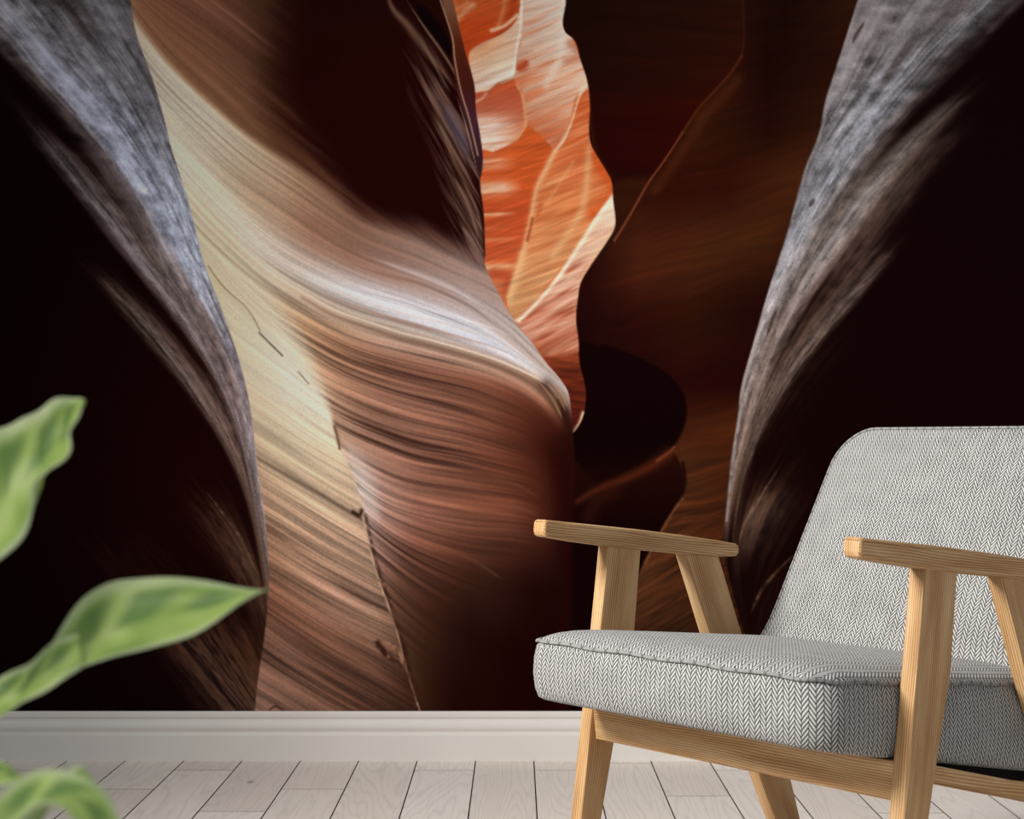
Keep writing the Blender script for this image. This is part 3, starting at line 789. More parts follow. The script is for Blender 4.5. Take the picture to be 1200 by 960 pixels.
def paint_slot(x, y):
    """the glowing orange slot"""
    col = np.tile(np.array([206.0, 92, 42]), (len(x), 1))
    st_d = fbm((y + 0.42 * x) / 4.2, (x - 0.42 * y) / 46, 3, seed=41)          # strata rising to the right
    st_f = fbm((y + 0.10 * x) / 4.0, x / 60, 3, seed=42)                         # nearly level strata
    # right upper wall, pinkish white
    a = poly_alpha(x, y, [(608, -420), (670, -420), (668, 0), (668, 38), (690, 90), (694, 108), (676, 112), (668, 140), (652, 178), (640, 172), (618, 148), (612, 108), (602, 92), (606, 60), (612, 0)], 1.2)
    c = stops([(-200, (214, 190, 172)), (0, (222, 200, 182)), (40, (220, 186, 162)), (80, (222, 168, 136)), (110, (216, 152, 116)), (140, (208, 124, 84)), (165, (200, 92, 48))], y)
    c = c + np.array([14.0, 26, 30]) * np.clip((x - 640) / 40, -1, 1)[:, None]
    c = lay(c, np.clip(st_d * 1.5 + 0.05, 0, 1) * np.clip((y + 20) / 80, 0.25, 0.9), (206, 106, 62))
    c = lay(c, np.clip(-st_d * 1.5, 0, 1) * 0.4, (240, 214, 192))
    col = lay(col, a, c)
    col = stroke(x, y, col, [(604, 82), (612, 78), (620, 70)], (176, 52, 22), 6, 0.85, taper='both')
    col = stroke(x, y, col, [(640, 100), (655, 70), (661, 40), (662, 0)], (236, 222, 208), 5, 0.45)
    col = stroke(x, y, col, [(688, 92), (680, 112), (672, 140), (660, 165), (650, 178)], (240, 204, 168), 3.0, 0.85, taper=(1, 0.7))
    col = stroke(x, y, col, [(668, 50), (676, 64), (664, 72)], (196, 110, 76), 5, 0.6)
    # left upper block, deep orange
    a = poly_alpha(x, y, [(520, -420), (612, -420), (612, 0), (609, 20), (596, 40), (572, 54), (552, 64), (540, 56)], 1.2)
    c = stops([(-60, (190, 78, 30)), (0, (192, 78, 30)), (30, (196, 66, 18)), (56, (190, 62, 18))], y)
    col = lay(col, a, c)
    for pts, cc, w, o in (([(536, 22), (544, 14), (554, 6)], (226, 160, 116), 4, 0.7), ([(536, 10), (548, 3)], (220, 140, 90), 3, 0.6), ([(592, 0), (589, 16), (584, 30)], (206, 120, 72), 3, 0.7), ([(603, 0), (598, 22), (588, 40)], (168, 52, 16), 5, 0.7),
                          ([(576, 36), (592, 30), (606, 18)], (236, 190, 150), 2.2, 0.9)):
        col = stroke(x, y, col, pts, cc, w, o)
    # the white drape
    a = poly_alpha(x, y, [(550, 62), (566, 50), (588, 40), (604, 26), (610, 8), (613, 0), (612, 40), (606, 62), (602, 90), (590, 98), (584, 97), (578, 102), (570, 108), (556, 109), (552, 84)], 1.0)
    c = stops([(0, (222, 178, 146)), (40, (222, 168, 130)), (56, (218, 166, 128)), (70, (226, 186, 152)), (84, (230, 202, 178)), (100, (232, 214, 200))], y)
    c = c + np.array([6.0, 18, 24]) * np.clip((x - 585) / 20, -1, 1)[:, None]
    c = lay(c, np.clip(fbm((y + 0.45 * x) / 6, x / 60, 2, seed=43) * 1.4, 0, 1) * 0.5, (212, 140, 96))
    col = lay(col, a, c)
    col = stroke(x, y, col, [(611, 0), (610, 30), (605, 60), (601, 88)], (240, 222, 206), 1.5, 0.8)
    col = stroke(x, y, col, [(556, 110), (572, 107), (584, 98), (600, 93)], (170, 92, 56), 1.1, 0.8)
    # rounded panel under the drape
    a = poly_alpha(x, y, [(556, 112), (572, 107), (586, 99), (601, 95), (610, 104), (613, 118), (617, 145), (611, 158), (600, 168), (580, 177), (562, 184), (558, 150)], 1.0)
    c = stops([(95, (196, 76, 38)), (120, (194, 86, 54)), (140, (206, 112, 76)), (160, (218, 142, 104)), (180, (220, 150, 112))], y)
    w_ = np.clip((608 - x) / 28, 0, 1) * np.clip((y - 130) / 16, 0, 1)
    c = lay(c, w_ * np.clip(0.75 + st_f * 0.9, 0, 1), (234, 208, 190))
    col = lay(col, a, c)
    col = stroke(x, y, col, [(606, 100), (612, 112), (615, 132), (616, 146), (610, 160), (598, 169)], (228, 156, 96), 1.8, 0.8)
    col = stroke(x, y, col, [(557, 120), (564, 116), (570, 110)], (226, 170, 140), 1.6, 0.7)
    col = stroke(x, y, col, [(562, 186), (585, 178), (604, 167)], (170, 60, 30), 1.6, 0.6)
    # orange hollow in the middle
    a = poly_alpha(x, y, [(560, 186), (584, 179), (604, 168), (618, 149), (630, 156), (644, 170), (648, 178), (640, 196), (630, 222), (622, 262), (612, 300), (602, 330), (594, 350), (580, 340), (566, 300)], 1.2)
    c = stops([(150, (208, 84, 28)), (200, (206, 80, 28)), (250, (200, 74, 30)), (300, (196, 78, 38)), (340, (200, 110, 66))], y)
    c = c * (1 + 0.12 * st_f[:, None])
    for yy, th, xe, cc in ((192, 7, 606, (224, 158, 120)), (222, 8, 612, (228, 180, 142)), (252, 2.5, 606, (224, 160, 116)), (268, 2.5, 600, (210, 110, 66)), (282, 3, 610, (206, 108, 62)), (314, 4, 614, (224, 162, 110))):
        al = np.exp(-((y - yy + 0.06 * (x - 570) + 1.2 * st_f) / th) ** 2) * np.clip((xe - x) / 22, 0, 1) * np.clip(0.8 + 0.8 * st_f, 0, 1)
        c = lay(c, np.clip(al * 1.1, 0, 1) * 0.9, cc)
    col = lay(col, a, c)
    col = stroke(x, y, col, [(580, 320), (596, 326), (592, 344)], (176, 58, 24), 7, 0.6)
    # lower right orange wall
    a = poly_alpha(x, y, [(690, 106), (694, 120), (694, 170), (700, 182), (722, 212), (722, 236), (694, 270), (664, 306), (640, 336), (606, 378), (594, 352), (604, 330), (614, 300), (624, 262), (632, 222), (642, 196), (652, 178), (662, 166), (672, 140), (680, 114)], 1.0)
    c = stops([(105, (204, 86, 34)), (160, (210, 96, 46)), (200, (214, 108, 54)), (240, (216, 118, 62)), (280, (214, 126, 72)), (320, (210, 142, 88)), (370, (202, 144, 92))], y)
    c = lay(c, np.clip(st_d * 1.6, 0, 1) * 0.4, (228, 158, 106))
    c = lay(c, np.clip(-st_d * 1.6, 0, 1) * 0.4, (196, 76, 30))
    col = lay(col, a, c)
    col = stroke(x, y, col, [(694, 178), (706, 200), (720, 222), (708, 240), (696, 250)], (208, 72, 18), 9, 0.75)
    for pts, cc, w, o in (([(690, 175), (688, 210), (682, 246), (664, 276), (648, 300)], (228, 168, 112), 5, 0.65), ([(650, 178), (640, 198), (630, 218), (625, 240), (621, 262), (612, 300), (602, 330), (597, 348)], (230, 172, 118), 3.4, 0.85),
                          ([(664, 206), (648, 214), (634, 222)], (220, 140, 88), 2, 0.7), ([(672, 190), (655, 216), (640, 240)], (222, 144, 92), 2.2, 0.6), ([(624, 256), (621, 270), (618, 282)], (166, 70, 34), 2.0, 0.9), ([(634, 240), (630, 252)], (190, 90, 44), 2.5, 0.7),
                          ([(612, 296), (606, 326), (597, 352)], (226, 176, 118), 5, 0.5), ([(694, 120), (693, 150), (692, 170)], (236, 170, 118), 1.2, 0.6)):
        col = stroke(x, y, col, pts, cc, w, o)
    # bright strip and pink strata at the foot of the slot
    a = poly_alpha(x, y, [(722, 226), (716, 232), (698, 254), (680, 282), (654, 322), (632, 348), (606, 374), (616, 392), (640, 424), (660, 452), (676, 452), (692, 430), (700, 340), (730, 290)], 1.0)
    c = stops([(225, (244, 220, 196)), (270, (232, 184, 152)), (300, (226, 172, 140)), (330, (220, 166, 136)), (352, (206, 134, 104)), (380, (200, 124, 94)), (400, (192, 112, 82)), (414, (170, 88, 56)), (424, (116, 42, 20)), (450, (104, 34, 16))], y)
    st_s = fbm((y + 0.55 * x) / 5.5, (x - 0.55 * y) / 40, 3, seed=45)
    c = lay(c, np.clip(st_s * 1.8 - 0.05, 0, 1) * np.clip((y - 260) / 80, 0, 0.75) * (y < 424), (150, 62, 34))
    c = lay(c, np.clip(-st_s * 1.6, 0, 1) * 0.5 * (y < 420), (240, 206, 178))
    col = lay(col, a, c)
    col = stroke(x, y, col, [(718, 230), (700, 256), (682, 284), (658, 320), (634, 350), (608, 376)], (248, 222, 190), 2.6, 0.9)
    col = stroke(x, y, col, [(716, 272), (694, 305), (682, 328), (677, 350)], (240, 176, 130), 1.3, 0.7)
    # dark foot of the slot
    a = poly_alpha(x, y, [(634, 422), (660, 419), (690, 414), (700, 470), (690, 530), (655, 530), (640, 450)], 1.5)
    c = stops([(415, (128, 52, 26)), (440, (104, 34, 16)), (480, (88, 26, 12)), (510, (60, 14, 8))], y)
    c = c * (1 + 0.35 * fbm((y - 0.1 * x) / 4, x / 30, 2, seed=47)[:, None])
    col = lay(col, a, c)
    fine = fbm((y + 0.35 * x) / 2.6, (x - 0.35 * y) / 34, 3, 0.8, seed=48)
    col = col * (1 + 0.13 * fine + 0.07 * st_d)[:, None]
    g_ = col.mean(1, keepdims=True)
    col = (g_ + (col - g_) * 0.9) * 0.95
    col = stroke(x, y, col, [(684, 484), (680, 496), (674, 506)], (246, 206, 170), 2.4, 0.95)
    return col


def paint_dark_right(x, y):
    """the dark wall right of the slot"""
    rows = [
        ([(600, -200), (1100, -200)], [(660, (34, 12, 5)), (760, (40, 18, 8)), (870, (34, 12, 6)), (920, (26, 8, 4)), (1000, (44, 20, 8))]),
        ([(600, 0), (1100, 0)], [(660, (34, 12, 5)), (760, (42, 18, 8)), (870, (34, 12, 6)), (920, (24, 7, 4)), (1000, (44, 20, 8))]),
        ([(600, 100), (1100, 60)], [(660, (40, 8, 3)), (760, (38, 8, 4)), (850, (46, 16, 6)), (900, (24, 5, 3)), (990, (40, 14, 6))]),
        ([(600, 180), (1100, 130)], [(690, (42, 6, 3)), (760, (40, 6, 3)), (820, (52, 20, 7)), (900, (32, 8, 4)), (970, (46, 20, 8))]),
        ([(600, 250), (1100, 190)], [(720, (50, 20, 8)), (780, (44, 12, 5)), (850, (44, 12, 6)), (920, (62, 28, 10)), (960, (70, 32, 12))]),
        ([(600, 330), (1100, 240)], [(690, (36, 8, 5)), (750, (72, 30, 14)), (830, (64, 30, 12)), (900, (60, 28, 10)), (940, (48, 20, 8))]),
        ([(600, 400), (1100, 330)], [(680, (26, 5, 4)), (750, (38, 8, 5)), (810, (42, 14, 6)), (870, (32, 7, 4)), (920, (26, 5, 3))]),
        ([(600, 470), (1100, 430)], [(680, (20, 3, 3)), (800, (34, 5, 3)), (860, (30, 4, 3)), (920, (24, 4, 3))]),
        ([(600, 512), (1100, 490)], [(780, (58, 24, 10)), (820, (62, 26, 10)), (860, (66, 28, 10)), (900, (50, 20, 8))]),
        ([(600, 590), (1100, 520)], [(760, (60, 26, 12)), (800, (92, 46, 22)), (850, (82, 36, 14)), (900, (60, 24, 10))]),
        ([(600, 720), (1100, 560)], [(740, (92, 52, 28)), (790, (86, 44, 22)), (840, (84, 38, 16)), (900, (60, 24, 10))]),
        ([(600, 850), (1100, 700)], [(740, (52, 22, 12)), (800, (66, 34, 18)), (860, (60, 30, 14)), (900, (50, 20, 8))]),
    ]
    _, col, _ = gmesh(x, y, rows)
    st = fbm((y + 0.28 * x + 10 * fbm(x / 60, y / 60, 2, seed=52)) / 6.0, x / 80, 3, seed=51)
    amp = 0.16 + 0.55 * np.clip((y - 520) / 100, 0, 1)
    col = col * (1 - 0.30 * np.clip((y - 500) / 60, 0, 1))[:, None]
    wl = np.clip((y - 540) / 60, 0, 1)
    st_low = fbm((y + 0.30 * x + 8 * fbm(x / 90, y / 90, 2, seed=55)) / 6.5, x / 60, 4, 0.75, seed=53)
    st_low2 = fbm((y + 0.62 * x) / 6.5, (x - 0.6 * y) / 70, 4, 0.75, seed=56)
    st = st * (1 - wl) + np.where(y < 600, st_low, st_low + (st_low2 - st_low) * np.clip((y - 600) / 40, 0, 1)) * wl
    col = col * (1 + amp * st)[:, None]
    # upper block left of the curved ridge
    RIDGE = [(868, -420), (870, 0), (872, 40), (869, 66), (856, 86), (838, 106), (818, 128), (800, 155), (780, 186), (760, 214), (744, 242), (730, 266), (720, 282)]
    a = poly_alpha(x, y, RIDGE + [(690, 300), (640, 200), (640, -420)], 1.2, 3)
    c = stops([(-200, (34, 12, 5)), (0, (34, 12, 5)), (90, (38, 10, 4)), (140, (44, 6, 3)), (200, (42, 5, 3)), (215, (52, 20, 8)), (270, (48, 18, 8))], y)
    c = c * (1 + 0.14 * fbm((y - 0.06 * x) / 7, x / 90, 2, seed=54))[:, None]
    c = c * np.clip(0.75 + (x - 660) / 500, 0.6, 1.2)[:, None]
    col = lay(col, a, c)
    col = stroke(x, y, col, RIDGE[1:4], (80, 38, 18), 1.3, 0.4)
    col = stroke(x, y, col, RIDGE[3:8], (86, 40, 16), 1.5, 0.7)
    col = stroke(x, y, col, [(p[0] + 8, p[1] + 8) for p in RIDGE[4:10]], (84, 42, 16), 7, 0.4)
    col = stroke(x, y, col, RIDGE[7:13], (128, 66, 40), 1.4, 0.8, taper=(0.6, 1))
    col = stroke(x, y, col, [(716, 214), (730, 206), (760, 200)], (28, 4, 3), 4, 0.5)
    col = stroke(x, y, col, [(690, 110), (693, 150), (699, 178), (714, 206)], (56, 22, 8), 2.5, 0.6)
    # black bulges
    a = poly_alpha(x, y, [(676, 402), (700, 404), (722, 408), (752, 420), (780, 436), (798, 456), (805, 478), (802, 500), (792, 520), (784, 530), (760, 556), (720, 580), (664, 590), (664, 500), (676, 500), (684, 478), (682, 440)], 2.0)
    col = lay(col, a, stops([(400, (15, 2, 2)), (520, (12, 1, 1)), (580, (20, 3, 2))], y))
    a = poly_alpha(x, y, [(784, 530), (796, 542), (802, 560), (798, 582), (786, 602), (772, 626), (756, 656), (742, 690), (730, 740), (690, 860), (660, 860), (664, 560), (700, 566), (740, 550)], 1.6)
    c = stops([(530, (30, 6, 3)), (560, (26, 5, 3)), (620, (13, 1, 1)), (833, (13, 1, 1))], y)
    col = lay(col, a, c)
    col = stroke(x, y, col, [(676, 588), (700, 574), (730, 562), (760, 548), (784, 532)], (78, 32, 14), 7, 0.75, taper=(0.5, 1))
    col = stroke(x, y, col, [(770, 540), (784, 530), (790, 524)], (110, 54, 30), 1.6, 0.8)
    col = stroke(x, y, col, [(690, 606), (700, 586), (720, 576)], (52, 16, 8), 9, 0.5)
    col = stroke(x, y, col, [(800, 542), (803, 566), (796, 588)], (10, 1, 1), 2.0, 0.7)
    col = stroke(x, y, col, [(800, 584), (786, 604), (770, 632), (756, 660)], (120, 72, 44), 1.6, 0.6)
    return col


def paint(x, y):
    col = paint_dark_right(x, y)
    # slot
    ed, em = hermite(EDGE_D, y), hermite(EDGE_M, y)
    i = np.where((x > em - 4) & (x < ed + 4) & (y < 520))[0]
    a = np.clip((ed[i] - x[i]) / 1.6 + 0.5, 0, 1)
    col[i] = lay(col[i], a, paint_slot(x[i], y[i]))
    # main wall
    i = np.where(x < em + 4)[0]
    xs, ys = x[i], y[i]
    c = paint_main_wall(xs, ys)
    # left of the crease
    cr = smooth_poly(CREASE, 4, False)
    xc = np.interp(ys, np.concatenate([[120, 200, 290], cr[:, 1]]), np.concatenate([[60, 150, 246], cr[:, 0]]), left=-9e3)
    soft = np.interp(ys, [200, 330, 420, 490, 560, 833], [70, 50, 24, 6, 2.5, 1.5])
    al = np.clip((xc - xs) / soft + 0.5, 0, 1) * np.clip((ys - 150) / 60, 0, 1)
    j = np.where(al > 0)[0]
    c[j] = lay(c[j], al[j], paint_lower_left(xs[j], ys[j]))
    # crease line
    c = stroke(xs, ys, c, CREASE[8:], (206, 170, 134), 1.1, 0.55, noise=0.5)
    c = stroke(xs, ys, c, [(p[0] + 3.5, p[1]) for p in CREASE[10:]], (44, 24, 18), 2.2, 0.45, noise=0.5)
    c = stroke(xs, ys, c, [(392, 500), (396, 514), (398, 526)], (100, 70, 48), 1.6, 0.9)
    c = stroke(xs, ys, c, [(414, 600), (421, 604), (424, 598)], (48, 26, 18), 2.6, 0.95)
    for pts in ([(442, 752), (450, 764), (462, 774), (470, 780)], [(444, 758), (456, 770)], [(470, 740), (474, 762), (480, 790), (490, 812)]):
        c = stroke(xs, ys, c, pts, (52, 28, 20), 3.0, 0.7, noise=0.9)
    c = stroke(xs, ys, c, [(452, 752), (466, 762), (472, 776)], (150, 108, 82), 2.4, 0.6, noise=0.9)
    c = stroke(xs, ys, c, [(316, 832), (323, 828), (331, 832)], (60, 36, 26), 1.2, 0.8)
    # pale bloom beside the crease
    c = stroke(xs, ys, c, [(404, 512), (422, 552), (434, 588), (446, 616)], (200, 184, 174), 11, 0.45, taper='both')
    # ledge: bright lip with shade under it
    LIP = [(262, 268), (292, 297), (319, 321), (355, 342), (392, 363), (437, 379), (470, 390), (510, 400), (571, 418), (613, 435), (640, 450), (652, 466)]
    c = stroke(xs, ys, c, [(p[0] - 1, p[1] + 7) for p in LIP[3:]], (92, 62, 46), 5, 0.5, taper=(0.4, 1))
    c = stroke(xs, ys, c, LIP, (224, 206, 184), 1.4, 0.75)
    for off, cc in ((-12, (150, 104, 86)), (-22, (200, 182, 168)), (-34, (226, 222, 226))):
        c = stroke(xs, ys, c, [(p[0] + 4, p[1] + off) for p in LIP[3:10]], cc, 2.4, 0.45, taper='both')
    c = stroke(xs, ys, c, [(400, 306), (450, 322), (500, 335), (552, 360), (590, 390)], (120, 88, 74), 3.0, 0.5, taper='both')
    c = stroke(xs, ys, c, [(430, 300), (480, 318), (530, 338), (575, 366)], (206, 196, 196), 3.0, 0.45, taper='both')
    # shaded upper hollow
    st = fbm((ys - 0.75 * xs) / 6.0, xs / 60, 3, seed=61)
    a = poly_alpha(xs, ys, [(340, -420), (336, 0), (326, 40), (308, 84), (300, 108), (318, 138), (352, 168), (388, 204), (416, 238), (450, 256), (492, 266), (530, 284), (600, 300), (600, 200), (560, -420)], 18, 4)
    a2 = poly_alpha(xs, ys, [(352, -420), (350, 0), (344, 50), (336, 100), (346, 140), (372, 172), (402, 206), (430, 240), (470, 262), (600, 300), (600, 200), (560, -420)], 52, 4)
    wl = np.clip((440 - xs) / 90, 0, 1)
    a = a * (1 - wl) + np.clip(a2 * 1.25 - 0.06, 0, 1) * wl
    a = np.clip(a * 1.08 + st * 1.1 * a * (1 - a), 0, 1)
    a = a * a * (3 - 2 * a) * 0.6 + a * 0.4
    c = lay(c, a, stops([(0, (34, 8, 5)), (120, (36, 5, 3)), (270, (30, 4, 3))], ys) * (1 + 0.06 * st[:, None]))
    # warm streaks inside the shade's left rim
    for pts in ([(276, 122), (316, 150), (356, 180), (390, 214)], [(286, 98), (320, 118), (360, 150)], [(300, 150), (340, 176), (380, 208), (410, 238)]):
        c = stroke(xs, ys, c, pts, (92, 56, 34), 5, 0.4, taper='both')
    # light streaks on the shade's right rim, towards the edge
    a = poly_alpha(xs, ys, [(478, -40), (480, 0), (500, 10), (522, 40), (531, 62), (520, 62), (505, 40), (490, 20)], 3, 3)
    c = lay(c, a, (14, 3, 4))
    for pts, cc, w, o in (([(446, -40), (458, 6), (478, 30), (500, 60), (520, 86), (536, 108)], (126, 92, 72), 5.0, 0.85), ([(470, -10), (496, 30), (516, 58), (532, 84), (540, 108)], (140, 108, 86), 1.8, 0.8),
                          ([(486, 70), (500, 104), (514, 136), (528, 172), (544, 200), (560, 232)], (110, 80, 60), 4.0, 0.7), ([(498, 88), (514, 118), (532, 150), (548, 184), (562, 214)], (96, 78, 74), 7.0, 0.75), ([(520, 120), (536, 150), (552, 186)], (84, 74, 92), 8.0, 0.7),
                          ([(516, 150), (530, 184), (546, 216), (560, 250), (566, 280)], (120, 92, 72), 2.4, 0.75), ([(534, 110), (544, 140), (552, 170), (560, 204)], (170, 138, 118), 1.1, 0.8), ([(526, 196), (540, 222), (552, 250), (562, 284)], (150, 120, 98), 2.2, 0.6),
                          ([(520, 200), (536, 240), (550, 268), (564, 296)], (84, 60, 46), 4.5, 0.6), ([(540, 264), (556, 286), (567, 300)], (120, 96, 84), 5, 0.6)):
        c = stroke(xs, ys, c, pts, cc, w, o * 0.9, taper='both')
    st = fbm((ys - 1.75 * xs) / 7.0, (xs + ys) / 90, 3, seed=62)
    zone = poly_alpha(xs, ys, [(480, 40), (530, 90), (560, 170), (568, 300), (540, 290), (510, 180), (484, 110)], 8, 3)
    c = c * (1 + 0.4 * zone * st)[:, None]
    c = lay(c, 0.55 * zone * np.clip(st * 2.2 + 0.05, 0, 1) * np.clip((ys - 30) / 80, 0, 1), (112, 90, 78))
    st = fbm((ys - 1.75 * xs) / 9.0, (xs + ys) / 70, 3, 0.8, seed=63)
    c = lay(c, 0.4 * zone * np.clip(st * 2.0, 0, 1), (150, 124, 104))
    # red-brown band along the very edge
    a = poly_alpha(xs, ys, [(514, -60), (518, 0), (528, 36), (531, 70), (536, 110), (546, 140), (556, 180), (563, 208), (568, 196), (566, 160), (560, 120), (556, 90), (545, 50), (534, 0), (526, -60)], 1.0, 3)
    c = lay(c, a, stops([(-40, (124, 84, 60)), (10, (112, 74, 54)), (50, (84, 34, 18)), (100, (66, 24, 18)), (140, (66, 34, 44)), (200, (50, 26, 34))], ys))
    c = stroke(xs, ys, c, [(516, 0), (530, 44), (533, 70), (540, 106), (550, 140), (560, 182)], (186, 150, 122), 1.0, 0.75)
    # dark lower right flank of the wall
    for pts, w, o in (([(640, 452), (656, 470), (668, 500), (672, 540)], 9, 0.6), ([(662, 520), (666, 600), (664, 700), (660, 833)], 15, 0.7)):
        c = stroke(xs, ys, c, pts, (28, 4, 3), w, o)
    for pts in ([(640, 448), (654, 464), (664, 484)], [(630, 446), (648, 468), (660, 494)], [(646, 448), (658, 462), (666, 480)]):
        c = stroke(xs, ys, c, pts, (168, 132, 98), 2.2, 0.55, taper='both')
    for pts in ([(560, 556), (600, 566), (636, 586)], [(580, 590), (610, 596), (634, 606)], [(470, 560), (540, 570), (600, 588)], [(520, 640), (560, 660), (592, 682)]):
        c = stroke(xs, ys, c, pts, (106, 70, 52), 2.4, 0.3, taper='both')
    c = np.clip(c, 0, 255)
    am = np.clip((em[i] - xs) / np.interp(ys, [480, 540, 600], [1.4, 3, 8]) + 0.5, 0, 1)
    col[i] = lay(col[i], am, c)
    e = [(0, 531), (60, 545), (100, 556), (185, 566), (215, 562), (300, 568)]
    col = stroke(x, y, col, [(b_, a_) for a_, b_ in e[4:]], (40, 14, 10), 1.2, 0.6)
    # framing rocks
    e5 = hermite(EDGE_R5, y)
    i = np.where(x > e5 - 3)[0]
    a = np.clip((x[i] - e5[i]) / 1.6 + 0.5, 0, 1)
    col[i] = lay(col[i], a, paint_right_rock(x[i], y[i]))
    el = hermite(EDGE_L, y)
    i = np.where(x < el + 3)[0]
    a = np.clip((el[i] - x[i]) / 1.6 + 0.5, 0, 1)
    col[i] = lay(col[i], a, paint_left_rock(x[i], y[i]))
    return np.clip(col, 0, 255)


def build_mural(step=1.25, gain=1.0):
    gx = np.concatenate([np.arange(-520, -12, 8.0), np.arange(-12, 1212, step), np.arange(1212, 1731, 8.0)])
    gy = np.concatenate([np.arange(-410, -10, 8.0), np.arange(-10, 833.5, step), [834.5]])
    X, Y = np.meshgrid(gx, gy)
    x, y = X.ravel(), Y.ravel()
    col = np.empty((len(x), 3))
    for s in range(0, len(x), 200000):
        col[s:s + 200000] = paint(x[s:s + 200000], y[s:s + 200000])
    lum = col.mean(1, keepdims=True)
    c = col / 255 * np.interp(lum, [0, 20, 75], [1.0, 0.93, 1.0])
    lin = np.where(c <= 0.04045, c / 12.92, ((c + 0.055) / 1.055) ** 2.4) * gain
    lin = np.minimum(lin, 0.93)
    nx, ny = len(gx), len(gy)
    co = np.stack([(x - PX) / FPX * WALL, np.full_like(x, WALL - 0.0015), CAMH - (y - PY) / FPX * WALL], -1).astype(np.float32)
    me = bpy.data.meshes.new('wall_mural')
    idx = np.arange(nx * ny).reshape(ny, nx)
    q = np.stack([idx[:-1, :-1], idx[1:, :-1], idx[1:, 1:], idx[:-1, 1:]], -1).reshape(-1, 4).astype(np.int32)
    me.vertices.add(len(co))
    me.vertices.foreach_set('co', co.ravel())
    me.loops.add(q.size)
    me.loops.foreach_set('vertex_index', q.ravel())
    me.polygons.add(len(q))
    me.polygons.foreach_set('loop_start', np.arange(0, q.size, 4, dtype=np.int32))
    me.update(calc_edges=True)
    at = me.color_attributes.new('print', 'FLOAT_COLOR', 'POINT')
    rgba = np.ones((len(co), 4), np.float32)
    rgba[:, :3] = lin
    at.data.foreach_set('color', rgba.ravel())
    o = link('wall_mural', me, mat_mural())
    tag(o, 'photo mural of a dark slot canyon with a glowing orange gap, above the baseboard', 'mural')
    return o


build_mural(1.25, 1.36)

# ------------------------------------------------------------------ armchair
# chair frame: u = front to back, v = across (from the frame by the wall to the other one), w = up
ANG, CX0, CY0, SEP, TH = 0.695, 0.0399, 2.4112, 0.591, 0.0242
UC, VC = 0.30, SEP / 2 - TH / 2
ca, sa = math.cos(ANG), math.sin(ANG)
chair = bpy.data.objects.new('armchair', None)
C.objects.link(chair)
chair.location = (CX0 + UC * ca + VC * sa, CY0 + UC * sa - VC * ca, 0)
chair.rotation_euler = (0, 0, ANG)
tag(chair, 'ash wood armchair with grey herringbone cushions standing before the mural', 'armchair')


def Lc(u, v, w):
    return Vector((u - UC, -(v - VC), w))


def prism(name, profile, v0, v1, axis, bevel=0.003, seg=2, taper=None, lateral=False):
    """closed side profile [(u,w)...] given thickness v0..v1; UV along/across the axis"""
    b = bmesh.new()
    A = [b.verts.new(Lc(u, v0, w)) for u, w in profile]
    B = [b.verts.new(Lc(u, v1, w)) for u, w in profile]
    n = len(profile)
    b.faces.new(A)
    b.faces.new(B[::-1])
    for i in range(n):
        b.faces.new((A[i], B[i], B[(i + 1) % n], A[(i + 1) % n]))
    bmesh.ops.recalc_face_normals(b, faces=b.faces)
    sharp = [e for e in b.edges if len(e.link_faces) == 2 and e.calc_face_angle(0) > 0.45]
    bmesh.ops.bevel(b, geom=sharp, offset=bevel, segments=seg, profile=0.6, affect='EDGES')
    b.normal_update()
    lay = b.loops.layers.uv.new('UVMap')
    ax = Vector(axis).normalized()
    off = random.random() * 3
    for f in b.faces:
        nrm = f.normal
        side = ax.cross(nrm)
        if side.length < 0.3:
            side = Vector((0, 1, 0)) if abs(ax.y) < 0.5 else Vector((0, 0, 1))
        side.normalize()
        if max(side, key=abs) < 0:
            side = -side
        for lp in f.loops:
            lp[lay].uv = (lp.vert.co.dot(ax) + off, lp.vert.co.dot(side) + off * 0.37)
    me = bm_mesh(name, b, False)
    return link(name, me, M_WOOD, chair)


front_leg = [(0.1385, 0.600), (0.1185, 0.453), (0.0955, 0.290), (0.0790, 0.170), (0.0550, 0.0),
             (0.0900, 0.0), (0.1210, 0.165), (0.1530, 0.300), (0.1930, 0.453), (0.2085, 0.598)]
rear_leg = [(0.3005, 0.583), (0.3690, 0.423), (0.4800, 0.197), (0.5780, 0.0), (0.6250, 0.0), (0.5600, 0.190), (0.4450, 0.423), (0.3790, 0.578)]
arm_prof = [(0.002, 0.6060), (0.0, 0.6140), (0.001, 0.6285), (0.006, 0.6315), (0.10, 0.6215), (0.20, 0.6105), (0.30, 0.5980), (0.38, 0.5865), (0.428, 0.5790),
            (0.4345, 0.5760), (0.4350, 0.5640), (0.430, 0.5570), (0.380, 0.5585), (0.306, 0.5660), (0.20, 0.5775), (0.130, 0.5865), (0.06, 0.5965)]
for v_in in (0.0, SEP):
    prism('front_leg', front_leg, v_in - TH, v_in, (0.14, 0, 1), 0.0022)
    prism('rear_leg', rear_leg, v_in - TH, v_in, (-0.46, 0, 1), 0.0022)
    prism('armrest', arm_prof, v_in - 0.0245, v_in + 0.0035, (1, 0, -0.12), 0.006, 3)
    # side rail between front and rear leg
    sv = v_in if v_in == 0 else v_in - TH - 0.022
    prism('side_rail', [(0.128, 0.3395), (0.128, 0.318), (0.47, 0.235), (0.47, 0.256)], sv, sv + 0.022, (1, 0, -0.22), 0.002)
# front and back cross rails
prism('front_rail', [(0.108, 0.288), (0.102, 0.3415), (0.126, 0.338), (0.132, 0.288)], 0.0, SEP - TH, (0, 1, 0), 0.002)
prism('back_rail', [(0.440, 0.235), (0.440, 0.270), (0.464, 0.270), (0.464, 0.235)], 0.0, SEP - TH, (0, 1, 0), 0.002)


